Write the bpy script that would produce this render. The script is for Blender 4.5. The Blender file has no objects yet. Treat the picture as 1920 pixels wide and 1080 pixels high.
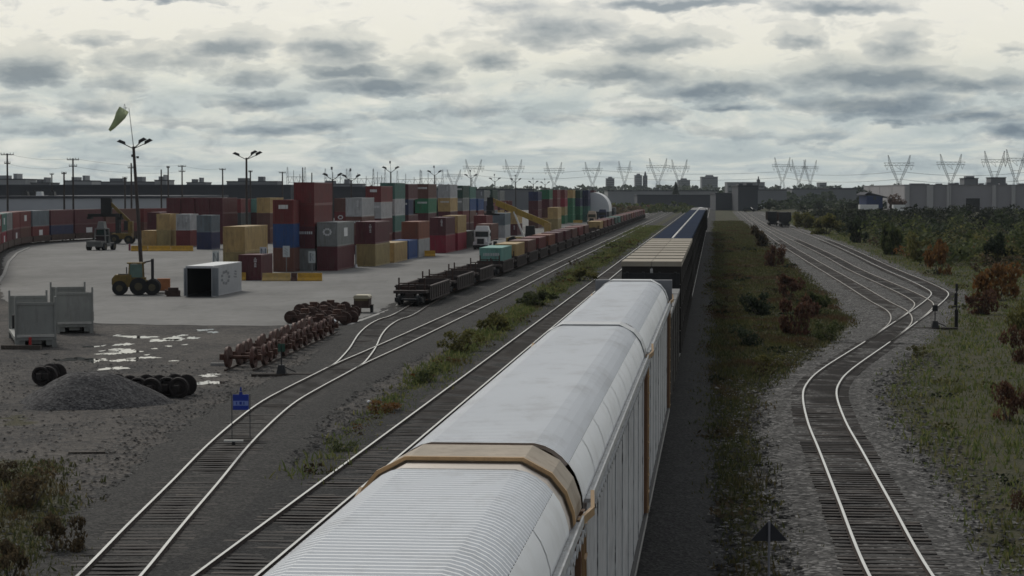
import bpy, bmesh, math, random
import numpy as np
from mathutils import Vector, Matrix, Euler
R = random.Random(7)
sc = bpy.context.scene
COL = bpy.data.collections.new("railway_yard"); sc.collection.children.link(COL)
PI = math.pi
# ---------------------------------------------------------------- camera geometry
F, H, YH = 4180.0, 9.4, 358.0
TH = math.radians(5.19)                      # heading of the main tracks, right of the view axis
SN, CS = math.sin(TH), math.cos(TH)
PIT = math.atan((540 - YH) / F)
def ray(px, py):
    xc, yc = (px - 960) / F, (540 - py) / F
    return Vector((xc, math.cos(PIT) + yc * math.sin(PIT), -math.sin(PIT) + yc * math.cos(PIT)))
def G(px, py, z=0.0):                        # where a sight line meets the level z
    d = ray(px, py); t = (z - H) / d.z
    return Vector((d.x * t, d.y * t, z))
def AT(px, py, Y):                           # a point of the sight line at distance Y
    d = ray(px, py); t = Y / d.y
    return Vector((d.x * t, Y, H + d.z * t))
def UV(u, v, z=0.0):                         # railway coordinates: u across, v along the tracks
    return Vector((u * CS + v * SN, -u * SN + v * CS, z))
def toUV(p): return (p.x * CS - p.y * SN, p.x * SN + p.y * CS)
# ---------------------------------------------------------------- mesh builder
class MB:
    def __init__(s): s.v = []; s.f = []; s.m = []; s.sm = []
    def add(s, vs, fs, mi=0, smooth=False, mat=None):
        o = len(s.v)
        for p in vs:
            p = Vector(p)
            if mat is not None: p = mat @ p
            s.v.append((p.x, p.y, p.z))
        for f in fs:
            s.f.append([o + i for i in f]); s.m.append(mi); s.sm.append(smooth)
    def box(s, c, d, mi=0, mat=None, taper=1.0):
        x, y, z = c; a, b, h = d[0] / 2, d[1] / 2, d[2] / 2; t = taper
        s.add([(x-a, y-b, z-h), (x+a, y-b, z-h), (x+a, y+b, z-h), (x-a, y+b, z-h),
               (x-a*t, y-b*t, z+h), (x+a*t, y-b*t, z+h), (x+a*t, y+b*t, z+h), (x-a*t, y+b*t, z+h)],
              [(0, 3, 2, 1), (4, 5, 6, 7), (0, 1, 5, 4), (1, 2, 6, 5), (2, 3, 7, 6), (3, 0, 4, 7)], mi, False, mat)
    def bb(s, x0, x1, y0, y1, z0, z1, mi=0, mat=None):
        s.box(((x0+x1)/2, (y0+y1)/2, (z0+z1)/2), (abs(x1-x0), abs(y1-y0), abs(z1-z0)), mi, mat)
    def tube(s, p0, p1, r, n=8, r2=None, mi=0, caps=True, smooth=True):
        p0, p1 = Vector(p0), Vector(p1); r2 = r if r2 is None else r2
        d = (p1 - p0).normalized(); a = d.orthogonal().normalized(); b = d.cross(a)
        vs = []
        for p, q in ((p0, r), (p1, r2)):
            for i in range(n):
                t = 2 * PI * i / n
                vs.append(p + a * (q * math.cos(t)) + b * (q * math.sin(t)))
        fs = [(i, (i+1) % n, n + (i+1) % n, n + i) for i in range(n)]
        s.add(vs, fs, mi, smooth)
        if caps: s.add(vs, [tuple(reversed(range(n))), tuple(range(n, 2*n))], mi)
    def bar(s, p0, p1, w, h=None, mi=0):      # square bar between two points
        h = w if h is None else h
        p0, p1 = Vector(p0), Vector(p1); d = (p1 - p0).normalized()
        up = Vector((0, 0, 1)) if abs(d.z) < .95 else Vector((0, 1, 0))
        a = d.cross(up).normalized() * (w/2); b = a.cross(d).normalized() * (h/2)
        vs = [p + x for p in (p0, p1) for x in (-a-b, a-b, a+b, -a+b)]
        s.add(vs, [(3, 2, 1, 0), (4, 5, 6, 7), (0, 1, 5, 4), (1, 2, 6, 5), (2, 3, 7, 6), (3, 0, 4, 7)], mi)
    def prism(s, prof, y0, y1, mi=0, axis='y', mat=None):   # closed profile swept along an axis
        n = len(prof)
        f = {'y': lambda a, b, t: (a, t, b), 'x': lambda a, b, t: (t, a, b), 'z': lambda a, b, t: (a, b, t)}[axis]
        vs = [f(a, b, y0) for a, b in prof] + [f(a, b, y1) for a, b in prof]
        s.add(vs, [(i, (i+1) % n, n + (i+1) % n, n + i) for i in range(n)] + [tuple(reversed(range(n))), tuple(range(n, 2*n))], mi, False, mat)
    def ball(s, c, r, n=8, mi=0, sc_=(1, 1, 1)):
        vs = []; fs = []; m = n // 2
        for j in range(m + 1):
            for i in range(n):
                a, b = 2*PI*i/n, PI*j/m
                vs.append((c[0]+r*sc_[0]*math.sin(b)*math.cos(a), c[1]+r*sc_[1]*math.sin(b)*math.sin(a), c[2]+r*sc_[2]*math.cos(b)))
        for j in range(m):
            for i in range(n): fs.append((j*n+i, j*n+(i+1) % n, (j+1)*n+(i+1) % n, (j+1)*n+i))
        s.add(vs, fs, mi, True)
    def mesh(s, name, mats):
        me = bpy.data.meshes.new(name); me.from_pydata(s.v, [], s.f)
        for m in (mats if isinstance(mats, (list, tuple)) else [mats]): me.materials.append(m)
        me.polygons.foreach_set('material_index', s.m); me.polygons.foreach_set('use_smooth', s.sm)
        bm = bmesh.new(); bm.from_mesh(me); bmesh.ops.recalc_face_normals(bm, faces=bm.faces); bm.to_mesh(me); bm.free()
        return me
    def build(s, name, mats, parent=None, loc=None, rz=None, label=None, **k):
        return ob(name, s.mesh(name, mats), parent, loc, rz, label, **k)
def ob(name, data, parent=None, loc=None, rz=None, label=None, cat=None, group=None, kind=None):
    o = bpy.data.objects.new(name, data); COL.objects.link(o)
    if parent is not None: o.parent = parent
    if loc is not None: o.location = loc
    if rz is not None: o.rotation_euler = (0, 0, rz)
    tag(o, label, cat, group, kind); return o
def tag(o, label=None, cat=None, group=None, kind=None):
    if label: o['label'] = label
    if cat: o['category'] = cat
    if group: o['group'] = group
    if kind: o['kind'] = kind
    return o
def empty(name, label, cat, loc=(0, 0, 0), rz=0.0, group=None):
    o = bpy.data.objects.new(name, None); COL.objects.link(o); o.empty_display_size = .5
    o.location = loc; o.rotation_euler = (0, 0, rz); return tag(o, label, cat, group)
KIDS = {}
def copy_tree(o, parent=None):
    c = o.copy(); COL.objects.link(c)
    if parent is not None: c.parent = parent
    for ch in o.children: copy_tree(ch, c)
    return c
ORD = 'first second third fourth fifth sixth seventh eighth ninth tenth eleventh twelfth thirteenth fourteenth fifteenth sixteenth seventeenth eighteenth nineteenth twentieth'.split()
def nth(i):
    if i < 20: return ORD[i]
    n = i + 1; t = ['twent', 'thirt', 'fort', 'fift', 'sixt', 'sevent', 'eight', 'ninet'][n // 10 - 2]
    return t + 'ieth' if n % 10 == 0 else t + 'y-' + ORD[n % 10 - 1]
# ---------------------------------------------------------------- materials
def nodes(m):
    m.use_nodes = True; nt = m.node_tree; nt.nodes.clear(); return nt
def nn(nt, t, **k):
    n = nt.nodes.new(t)
    for a, b in k.items():
        if a.startswith('i_'): n.inputs[a[2:].replace('_', ' ')].default_value = b
        else: setattr(n, a, b)
    return n
def c4(c, f=1.0): return (c[0]*f, c[1]*f, c[2]*f, 1)
def ramp(nt, fac, stops):
    r = nt.nodes.new('ShaderNodeValToRGB'); e = r.color_ramp.elements
    e[0].position, e[0].color = stops[0][0], stops[0][1]
    e[1].position, e[1].color = stops[-1][0], stops[-1][1]
    for p, c in stops[1:-1]:
        x = e.new(p); x.color = c
    nt.links.new(fac, r.inputs[0]); return r.outputs[0]
def mixc(nt, fac, a, b, mode='MIX'):
    m = nt.nodes.new('ShaderNodeMix'); m.data_type = 'RGBA'; m.blend_type = mode
    for s, v in ((m.inputs[0], fac), (m.inputs[6], a), (m.inputs[7], b)):
        if isinstance(v, (int, float)): s.default_value = v
        elif isinstance(v, tuple): s.default_value = v
        else: nt.links.new(v, s)
    return m.outputs[2]
def noise(nt, vec, scale, detail=3, rough=.6, dist=0):
    n = nn(nt, 'ShaderNodeTexNoise'); n.inputs['Scale'].default_value = scale; n.inputs['Detail'].default_value = detail
    n.inputs['Roughness'].default_value = rough; n.inputs['Distortion'].default_value = dist
    if vec is not None: nt.links.new(vec, n.inputs['Vector'])
    return n.outputs['Fac']
def mathn(nt, op, a, b=None, clamp=False):
    n = nt.nodes.new('ShaderNodeMath'); n.operation = op; n.use_clamp = clamp
    for s, v in zip(n.inputs, (a, b)):
        if v is None: continue
        if isinstance(v, (int, float)): s.default_value = v
        else: nt.links.new(v, s)
    return n.outputs[0]
def vmul(nt, vec, s):
    n = nt.nodes.new('ShaderNodeVectorMath'); n.operation = 'MULTIPLY'; nt.links.new(vec, n.inputs[0]); n.inputs[1].default_value = s; return n.outputs[0]
def coords(nt, world=False):
    if world: return nn(nt, 'ShaderNodeNewGeometry').outputs['Position']
    tc = nn(nt, 'ShaderNodeTexCoord'); oi = nn(nt, 'ShaderNodeObjectInfo')
    a = nt.nodes.new('ShaderNodeVectorMath'); a.operation = 'ADD'
    m = mathn(nt, 'MULTIPLY', oi.outputs['Random'], 57.0)
    nt.links.new(tc.outputs['Object'], a.inputs[0]); nt.links.new(m, a.inputs[1]); return a.outputs[0]
def finish(nt, col, rough=.6, metal=0.0, bump=None, spec=.5, bstr=.3, bdist=.02):
    b = nn(nt, 'ShaderNodeBsdfPrincipled'); o = nn(nt, 'ShaderNodeOutputMaterial')
    if isinstance(col, tuple): b.inputs['Base Color'].default_value = col
    else: nt.links.new(col, b.inputs['Base Color'])
    if isinstance(rough, (int, float)): b.inputs['Roughness'].default_value = rough
    else: nt.links.new(rough, b.inputs['Roughness'])
    b.inputs['Metallic'].default_value = metal; b.inputs['Specular IOR Level'].default_value = spec
    if bump is not None:
        k = nn(nt, 'ShaderNodeBump'); k.inputs['Strength'].default_value = bstr; k.inputs['Distance'].default_value = bdist
        nt.links.new(bump, k.inputs['Height']); nt.links.new(k.outputs[0], b.inputs['Normal'])
    nt.links.new(b.outputs[0], o.inputs[0]); return b
MATS = {}
def M(name, col, rough=.6, metal=0., var=.22, scale=1.2, dirt=None, damt=.35, stretch=(1, 1, 1), spec=.4, bump=0, rnd=.12):
    if name in MATS: return MATS[name]
    m = bpy.data.materials.new(name); nt = nodes(m); v = vmul(nt, coords(nt), stretch)
    n1 = noise(nt, v, scale, 4, .65)
    c = ramp(nt, n1, [(.3, c4(col, 1-var)), (.7, c4(col, 1+var))])
    if dirt:
        n2 = noise(nt, vmul(nt, v, (2.6, 2.6, .5)), scale*1.3, 5, .7)
        c = mixc(nt, ramp(nt, n2, [(.5, (0, 0, 0, 1)), (.72, (damt,)*3 + (1,))]), c, c4(dirt))
    if rnd:
        oi = nn(nt, 'ShaderNodeObjectInfo')
        c = mixc(nt, 1.0, c, ramp(nt, oi.outputs['Random'], [(0, (1-rnd,)*3 + (1,)), (1, (1+rnd,)*3 + (1,))]), 'MULTIPLY')
    finish(nt, c, rough, metal, noise(nt, v, scale*12, 3) if bump else None, spec, bump or .3)
    MATS[name] = m; return m
DIRT = (.10, .075, .06)
CC = dict(maroon=(.125, .030, .040), red=(.20, .036, .038), brown=(.17, .075, .06), rust=(.24, .075, .04), tan=(.56, .39, .17), olive=(.42, .33, .15),
          green=(.035, .20, .10), bottle=(.03, .085, .065), teal=(.085, .22, .185), mint=(.22, .46, .40), blue=(.025, .085, .27), navy=(.035, .045, .12),
          white=(.50, .51, .52), grey=(.27, .285, .285), crimson=(.28, .018, .045), charcoal=(.085, .10, .105), slate=(.17, .21, .24), orange=(.5, .2, .05))
CNAME = dict(maroon='maroon', red='dark red', brown='brown', rust='rust orange', tan='tan', olive='olive tan', green='green', bottle='dark green', teal='teal green',
             mint='pale mint green', blue='bright blue', navy='navy blue', white='pale grey', grey='grey', crimson='crimson', charcoal='charcoal', slate='blue grey', orange='orange')
def cm(c): return M('paint_' + c, tuple(x*.84 for x in CC[c]), .5, 0, .14, .8, DIRT, .55)
m_white = M('white_paint', (.72, .73, .73), .45, 0, .05, .7, (.4, .36, .3), .3)
m_mark = M('marking_white', (.62, .63, .64), .6, 0, .1, 2, None)
m_dark = M('dark_steel', (.03, .03, .032), .6, .2, .3, 2)
m_black = M('black_rubber', (.018, .018, .019), .8, 0, .2, 2)
m_rust = M('rusty_steel', (.095, .045, .032), .8, .1, .45, 3, (.05, .028, .022), .7)
m_rustd = M('dark_rust', (.07, .042, .034), .85, .1, .4, 2, (.03, .02, .018), .6)
m_galv = M('galvanised_roof', (.92, .93, .935), .5, .05, .03, .35, (.55, .53, .50), .4, (1, .5, 1), rnd=.03)
m_tanp = M('tan_frame_paint', (.44, .29, .15), .55, 0, .15, 1.2, (.2, .12, .07), .5)
m_brownp = M('brown_end_paint', (.20, .105, .055), .6, 0, .2, 1, (.08, .05, .035), .5)
m_yelb = M('barrier_yellow', (.55, .31, .03), .6, 0, .15, 1.5, (.2, .15, .08), .5)
m_yel = M('yellow_paint', (.40, .27, .05), .5, 0, .15, 1.5, (.07, .055, .035), .6)
m_yeldull = M('dull_yellow', (.20, .135, .03), .6, 0, .25, 1.5, (.04, .033, .025), .7)
m_yeld = M('weathered_yellow', (.50, .34, .12), .6, 0, .2, 1.5, (.3, .27, .2), .6)
m_concrete = M('concrete', (.33, .325, .31), .85, 0, .15, .5, (.2, .19, .18), .4)
m_wood = M('weathered_wood', (.085, .07, .058), .85, 0, .3, 2, None, .3, (4, 4, .4))
m_glass = M('dark_glass', (.02, .03, .032), .08, 0, .1, 1, None, spec=.8)
m_gglass = M('green_glass', (.08, .16, .13), .15, 0, .15, 2, None, spec=.7)
m_chrome = M('bright_steel', (.6, .6, .6), .3, 1., .1, 2)
m_lattice = M('lattice_steel', (.22, .23, .24), .6, .3, .1, .1)
m_signblue = M('sign_blue', (.02, .05, .36), .5, 0, .1, 3)
m_bandblue = M('sign_band', (.24, .32, .66), .5, 0, .1, 3)
m_interior = M('container_interior', (.02, .02, .022), .9, 0, .1, 1)
def rail_mats():
    m = bpy.data.materials.new('rail_head'); nt = nodes(m)
    n = noise(nt, coords(nt, True), .35, 3)
    finish(nt, ramp(nt, n, [(.3, (.62, .61, .59, 1)), (.7, (.74, .73, .71, 1))]), .24, 1.0); return m
m_head = rail_mats()
m_railside = M('rail_web_rust', (.045, .03, .024), .85, 0, .3, 3)
m_headd = M('rail_head_dull', (.42, .39, .35), .4, .8, .3, .3)
def m_tie_():
    m = bpy.data.materials.new('sleeper_wood'); nt = nodes(m); v = coords(nt, True)
    oi = nn(nt, 'ShaderNodeObjectInfo'); n = noise(nt, v, 1.3, 2); n2 = noise(nt, vmul(nt, v, (1, 1, 1)), 9, 3)
    c = ramp(nt, n, [(.3, (.016, .013, .012, 1)), (.55, (.034, .028, .025, 1)), (.75, (.078, .066, .057, 1))])
    c = mixc(nt, ramp(nt, n2, [(.4, (0, 0, 0, 1)), (.7, (.6, .6, .6, 1))]), c, (.03, .025, .022, 1))
    c = mixc(nt, 1.0, c, ramp(nt, oi.outputs['Random'], [(0, (.55, .53, .53, 1)), (1, (1.5, 1.42, 1.35, 1))]), 'MULTIPLY')
    finish(nt, c, .85); return m
m_tie = m_tie_()
def m_stone(name, stops, scale=14, big=.35):
    m = bpy.data.materials.new(name); nt = nodes(m); v = coords(nt, True)
    vo = nn(nt, 'ShaderNodeTexVoronoi'); vo.inputs['Scale'].default_value = scale; nt.links.new(v, vo.inputs['Vector'])
    sep = nn(nt, 'ShaderNodeSeparateColor'); nt.links.new(vo.outputs['Color'], sep.inputs[0])
    n = noise(nt, v, big, 4, .65); n3 = noise(nt, v, 2.3, 3, .6)
    f = mathn(nt, 'ADD', mathn(nt, 'MULTIPLY', sep.outputs[0], .62), mathn(nt, 'ADD', mathn(nt, 'MULTIPLY', n, .3), mathn(nt, 'MULTIPLY', n3, .18)))
    c = ramp(nt, f, stops)
    finish(nt, c, .9, 0, vo.outputs['Distance'], .2, .6, .05); return m
m_ballast_l = m_stone('grey_ballast', [(.28, (.014, .014, .014, 1)), (.52, (.062, .059, .057, 1)), (.72, (.10, .096, .092, 1)), (.9, (.28, .27, .26, 1))], 8)
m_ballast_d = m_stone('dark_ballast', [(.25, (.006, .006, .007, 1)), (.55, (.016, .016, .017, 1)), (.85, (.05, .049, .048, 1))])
m_ballast_m = m_stone('brown_ballast', [(.25, (.012, .012, .012, 1)), (.55, (.029, .028, .027, 1)), (.85, (.075, .07, .066, 1))])
m_pile = m_stone('gravel_heap', [(.25, (.026, .025, .028, 1)), (.55, (.058, .056, .058, 1)), (.85, (.11, .107, .107, 1))], 10, .8)
def leafy(nt, b, col, k):                     # light passing through thin leaves
    tr = nn(nt, 'ShaderNodeBsdfTranslucent'); nt.links.new(col, tr.inputs[0]); mx = nn(nt, 'ShaderNodeMixShader'); mx.inputs[0].default_value = k
    o = [n for n in nt.nodes if n.type == 'OUTPUT_MATERIAL'][0]; nt.links.new(b.outputs[0], mx.inputs[1]); nt.links.new(tr.outputs[0], mx.inputs[2]); nt.links.new(mx.outputs[0], o.inputs[0])
def leafmat(name, a, b, c, rough=.65):
    m = bpy.data.materials.new(name); nt = nodes(m); g = nn(nt, 'ShaderNodeNewGeometry')
    col = ramp(nt, g.outputs['Random Per Island'], [(0, c4(a)), (.5, c4(b)), (1, c4(c))])
    n = noise(nt, g.outputs['Position'], .5, 3)
    col = mixc(nt, 1.0, col, ramp(nt, n, [(.3, (.6, .6, .6, 1)), (.7, (1.35, 1.35, 1.35, 1))]), 'MULTIPLY')
    leafy(nt, finish(nt, col, rough, 0, None, .1), col, .45); return m
l_green = leafmat('leaf_green', (.045, .062, .026), (.075, .092, .036), (.12, .13, .055))
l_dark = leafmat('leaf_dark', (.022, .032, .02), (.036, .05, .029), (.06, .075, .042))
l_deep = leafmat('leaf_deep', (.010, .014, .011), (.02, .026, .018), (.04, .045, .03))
l_yel = leafmat('leaf_yellowgreen', (.085, .09, .028), (.125, .12, .04), (.18, .165, .065))
l_red = leafmat('leaf_red', (.075, .038, .028), (.105, .055, .04), (.15, .09, .055))
l_orange = leafmat('leaf_orange', (.11, .06, .024), (.17, .085, .032), (.22, .12, .045))
l_brown = leafmat('leaf_brown', (.06, .048, .03), (.09, .068, .042), (.13, .10, .06))
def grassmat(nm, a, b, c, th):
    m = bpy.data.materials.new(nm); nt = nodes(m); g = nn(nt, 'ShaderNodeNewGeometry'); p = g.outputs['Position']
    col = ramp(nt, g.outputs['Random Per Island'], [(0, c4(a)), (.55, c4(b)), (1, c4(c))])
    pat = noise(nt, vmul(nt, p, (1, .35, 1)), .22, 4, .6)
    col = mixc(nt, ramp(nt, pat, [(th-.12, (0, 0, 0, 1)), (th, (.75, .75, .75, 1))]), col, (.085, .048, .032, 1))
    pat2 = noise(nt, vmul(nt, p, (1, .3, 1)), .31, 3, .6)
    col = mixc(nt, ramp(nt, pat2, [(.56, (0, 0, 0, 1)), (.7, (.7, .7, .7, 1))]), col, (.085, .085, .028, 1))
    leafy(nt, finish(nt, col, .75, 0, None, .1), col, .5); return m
m_grass = grassmat('grass_blades', (.072, .104, .036), (.13, .154, .054), (.22, .205, .092), .68)
m_grassd = grassmat('brown_grass_blades', (.042, .053, .024), (.078, .086, .038), (.14, .122, .06), .62)  # darker, browner grass for the middle strip and left corner
# ================================================================ GROUND
def poly(pts): return [G(x, y) for x, y in pts]
GRAVEL_L = [(1372, 392), (1400, 420), (1440, 452), (1490, 502), (1556, 560), (1596, 606), (1560, 640), (1472, 698), (1416, 742), (1400, 800), (1405, 900), (1430, 1000), (1436, 1085)]
GRAVEL_R = [(1880, 1085), (1832, 992), (1762, 882), (1692, 802), (1668, 732), (1702, 672), (1780, 606), (1800, 556), (1722, 518), (1572, 453), (1452, 413), (1412, 396), (1395, 390)]
MIDG_L = [(1385, 1085), (1362, 1000), (1345, 900), (1332, 800), (1326, 700), (1322, 640), (1326, 540), (1333, 450), (1341, 392)]
WEED_L = [(556, 908), (622, 852), (715, 762), (808, 690), (893, 628), (995, 560), (1120, 472), (1235, 398)]
WEED_R = [(1290, 394), (1182, 468), (1110, 515), (990, 596), (870, 686), (765, 762), (672, 830), (580, 908)]
P_gravel = poly(GRAVEL_L + GRAVEL_R); P_mid = poly(MIDG_L + list(reversed([(a, b) for a, b in reversed(GRAVEL_L)])) [::-1])
P_mid = poly(MIDG_L + GRAVEL_L)
P_weed = poly(WEED_L + WEED_R)
P_right = poly(list(reversed(GRAVEL_R)) + [(2700, 1085), (2700, 385)])
P_left = poly([(-200, 1085), (150, 1085), (160, 985), (120, 915), (110, 868), (-200, 850)])
P_left2 = poly([(5, 800), (50, 800), (60, 785), (30, 776), (5, 780)])
def pip(X, Y, P):
    ins = np.zeros(X.shape, bool); n = len(P)
    for i in range(n):
        x1, y1, x2, y2 = P[i].x, P[i].y, P[(i+1) % n].x, P[(i+1) % n].y
        if y1 == y2: continue
        c = ((y1 > Y) != (y2 > Y)) & (X < (x2-x1)*(Y-y1)/(y2-y1)+x1); ins ^= c
    return ins
us = np.concatenate([np.linspace(-2600, -400, 8), np.linspace(-300, -64, 60), np.arange(-62, 46, .7), np.linspace(47, 300, 70), np.linspace(400, 2600, 8)])
vs_ = [-400., -100, 0, 20, 36]
while vs_[-1] < 1600: vs_.append(vs_[-1] + max(.6, vs_[-1]*.009))
vs_ = np.array(vs_ + [2000, 2600, 3500, 4500])
U, V = np.meshgrid(us, vs_); X = U*CS + V*SN; Y = -U*SN + V*CS
nu, nv = len(us), len(vs_)
me = bpy.data.meshes.new('ground')
me.vertices.add(nu*nv); me.vertices.foreach_set('co', np.stack([X, Y, 0*X], -1).astype(np.float32).ravel())
I = (np.arange(nv-1)[:, None]*nu + np.arange(nu-1)[None]).ravel()
q = np.stack([I, I+1, I+nu+1, I+nu], -1).astype(np.int32)
me.loops.add(q.size); me.loops.foreach_set('vertex_index', q.ravel())
me.polygons.add(len(q)); me.polygons.foreach_set('loop_start', np.arange(0, q.size, 4, dtype=np.int32)); me.polygons.foreach_set('loop_total', np.full(len(q), 4, np.int32))
me.update()
msk = np.zeros((nv, nu, 4), np.float32); msk[..., 3] = 1
msk[..., 0] = pip(X, Y, P_gravel)
far = (Y > 1000)
msk[..., 1] = pip(X, Y, P_mid) | pip(X, Y, P_weed) | pip(X, Y, P_right) | pip(X, Y, P_left) | pip(X, Y, P_left2) | (far & (U > -15)) | (Y > 1500)
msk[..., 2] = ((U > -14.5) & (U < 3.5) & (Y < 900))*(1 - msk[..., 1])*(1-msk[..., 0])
for c in range(3):                            # soften the region edges a little
    a = msk[..., c]; a[1:-1, 1:-1] = (a[1:-1, 1:-1]*2 + a[:-2, 1:-1] + a[2:, 1:-1] + a[1:-1, :-2] + a[1:-1, 2:])/6
ca = me.color_attributes.new('mask', 'FLOAT_COLOR', 'POINT'); ca.data.foreach_set('color', msk.ravel())
def groundmat():
    m = bpy.data.materials.new('ground_soil'); nt = nodes(m); v = coords(nt, True)
    at = nn(nt, 'ShaderNodeAttribute', attribute_name='mask'); sp = nn(nt, 'ShaderNodeSeparateColor'); nt.links.new(at.outputs['Color'], sp.inputs[0])
    ed = mathn(nt, 'MULTIPLY', mathn(nt, 'SUBTRACT', noise(nt, v, .9, 4, .7), .5), 1.6)
    def mk(i):
        return ramp(nt, mathn(nt, 'ADD', sp.outputs[i], mathn(nt, 'MULTIPLY', ed, 1.0)), [(.38, (0, 0, 0, 1)), (.66, (1, 1, 1, 1))])
    vo = nn(nt, 'ShaderNodeTexVoronoi'); vo.inputs['Scale'].default_value = 9; nt.links.new(v, vo.inputs['Vector'])
    s2 = nn(nt, 'ShaderNodeSeparateColor'); nt.links.new(vo.outputs['Color'], s2.inputs[0]); cell = s2.outputs[0]
    big = noise(nt, vmul(nt, v, (1, .5, 1)), .16, 5, .65); mid = noise(nt, v, 1.1, 4, .65); fine = noise(nt, v, 6, 3, .65)
    f = mathn(nt, 'ADD', mathn(nt, 'MULTIPLY', big, .55), mathn(nt, 'ADD', mathn(nt, 'MULTIPLY', mid, .35), mathn(nt, 'MULTIPLY', cell, .2)))
    dirt = ramp(nt, f, [(.37, (.018, .0175, .02, 1)), (.49, (.044, .042, .042, 1)), (.59, (.085, .075, .067, 1)), (.76, (.15, .135, .122, 1))])
    pebble = ramp(nt, mathn(nt, 'MULTIPLY', cell, fine), [(.45, (0, 0, 0, 1)), (.62, (.8, .8, .8, 1))])
    dirt = mixc(nt, pebble, dirt, (.15, .142, .135, 1))
    grav = ramp(nt, mathn(nt, 'ADD', mathn(nt, 'MULTIPLY', big, .4), mathn(nt, 'ADD', mathn(nt, 'MULTIPLY', mid, .3), mathn(nt, 'MULTIPLY', cell, .62))),
                [(.42, (.014, .014, .015, 1)), (.62, (.055, .053, .052, 1)), (.80, (.105, .101, .098, 1)), (.95, (.26, .252, .242, 1))])
    soil = ramp(nt, f, [(.35, (.024, .027, .013, 1)), (.55, (.046, .046, .022, 1)), (.75, (.08, .066, .036, 1))])
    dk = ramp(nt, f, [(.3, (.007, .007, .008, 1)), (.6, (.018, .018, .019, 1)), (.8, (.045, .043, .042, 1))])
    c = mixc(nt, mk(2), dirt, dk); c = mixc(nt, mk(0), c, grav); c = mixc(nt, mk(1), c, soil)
    finish(nt, c, .92, 0, mathn(nt, 'ADD', vo.outputs['Distance'], fine), .2, .7, .06); return m
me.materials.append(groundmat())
ob('ground', me, kind='structure')
# light paved container yard
def pavemat():
    m = bpy.data.materials.new('yard_concrete'); nt = nodes(m); v = coords(nt, True)
    a = noise(nt, vmul(nt, v, (1, .45, 1)), .09, 5, .65); b = noise(nt, v, .9, 4, .6); d = noise(nt, v, 5, 3)
    f = mathn(nt, 'ADD', mathn(nt, 'MULTIPLY', a, .6), mathn(nt, 'ADD', mathn(nt, 'MULTIPLY', b, .28), mathn(nt, 'MULTIPLY', d, .12)))
    c = ramp(nt, f, [(.34, (.108, .105, .101, 1)), (.5, (.172, .168, .161, 1)), (.66, (.225, .22, .212, 1))])
    st = ramp(nt, noise(nt, vmul(nt, v, (1, .15, 1)), .5, 4, .7), [(.56, (0, 0, 0, 1)), (.72, (.5, .5, .5, 1))])
    c = mixc(nt, st, c, (.085, .082, .078, 1))
    tr = ramp(nt, noise(nt, vmul(nt, v, (.06, 1.4, 1)), 1.1, 4, .6, .8), [(.57, (0, 0, 0, 1)), (.68, (.55, .55, .55, 1))]); c = mixc(nt, tr, c, (.095, .092, .088, 1))
    lt = ramp(nt, noise(nt, vmul(nt, v, (1, .3, 1)), .22, 3, .6), [(.55, (0, 0, 0, 1)), (.72, (.5, .5, .5, 1))]); c = mixc(nt, lt, c, (.23, .225, .215, 1)); finish(nt, c, .8, 0, d, .25, .2, .02); return m
def sheet(name, P, z, mat, jit=.25, step=1.0, **k):
    Q = []
    for i in range(len(P)):
        a, b = P[i], P[(i+1) % len(P)]; L = (b-a).length; n = max(1, min(160, int(L/step)))
        for j in range(n):
            p = a.lerp(b, j/n); Q.append((p.x+R.uniform(-jit, jit), p.y+R.uniform(-jit, jit)*2, z))
    mb = MB(); mb.add(Q, [tuple(range(len(Q)))]); bm = bmesh.new(); me = mb.mesh(name, mat); bm.from_mesh(me)
    bmesh.ops.triangulate(bm, faces=bm.faces); bm.to_mesh(me); bm.free()
    for p in me.polygons:
        if p.normal.z < 0: p.flip()
    return ob(name, me, **k)
PAVE = poly([(4, 560), (60, 582), (120, 600), (185, 607), (300, 610), (420, 611), (540, 611), (655, 609), (700, 592), (742, 577)])
PAVE += [UV(-26.4, v) for v in (182, 230, 300, 400, 600, 900, 1150)] + [UV(-170, 1150), UV(-190, 600), Vector((-100, 470, 0)), Vector((-86, 432, 0)), Vector((-86, 390, 0)), Vector((-78.5, 340, 0)), Vector((-67, 290, 0)), Vector((-56, 243, 0)), Vector((-47, 205, 0))]
sheet('yard_pavement', PAVE, .02, pavemat(), .22, 1.2, kind='structure')
mb = MB(); e = [Vector((-50, 215, .03)), Vector((-57, 250, .03)), Vector((-66.2, 293, .03)), Vector((-74.6, 336, .03)), Vector((-79.5, 367, .03))]
for a, b in zip(e, e[1:]): mb.bar(a, b, .35, .2)
mb.build('kerb', m_concrete, kind='structure')
# kerb between the pavement and the well car track
mb = MB()
e = [G(655, 611), G(700, 594), G(742, 579)] + [UV(-26.3, v) for v in (186, 260, 400, 700)]
for a, b in zip(e, e[1:]): mb.bar(a + Vector((0, 0, .03)), b + Vector((0, 0, .03)), .3, .14)
mb.build('kerb', m_concrete, kind='structure')
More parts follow.
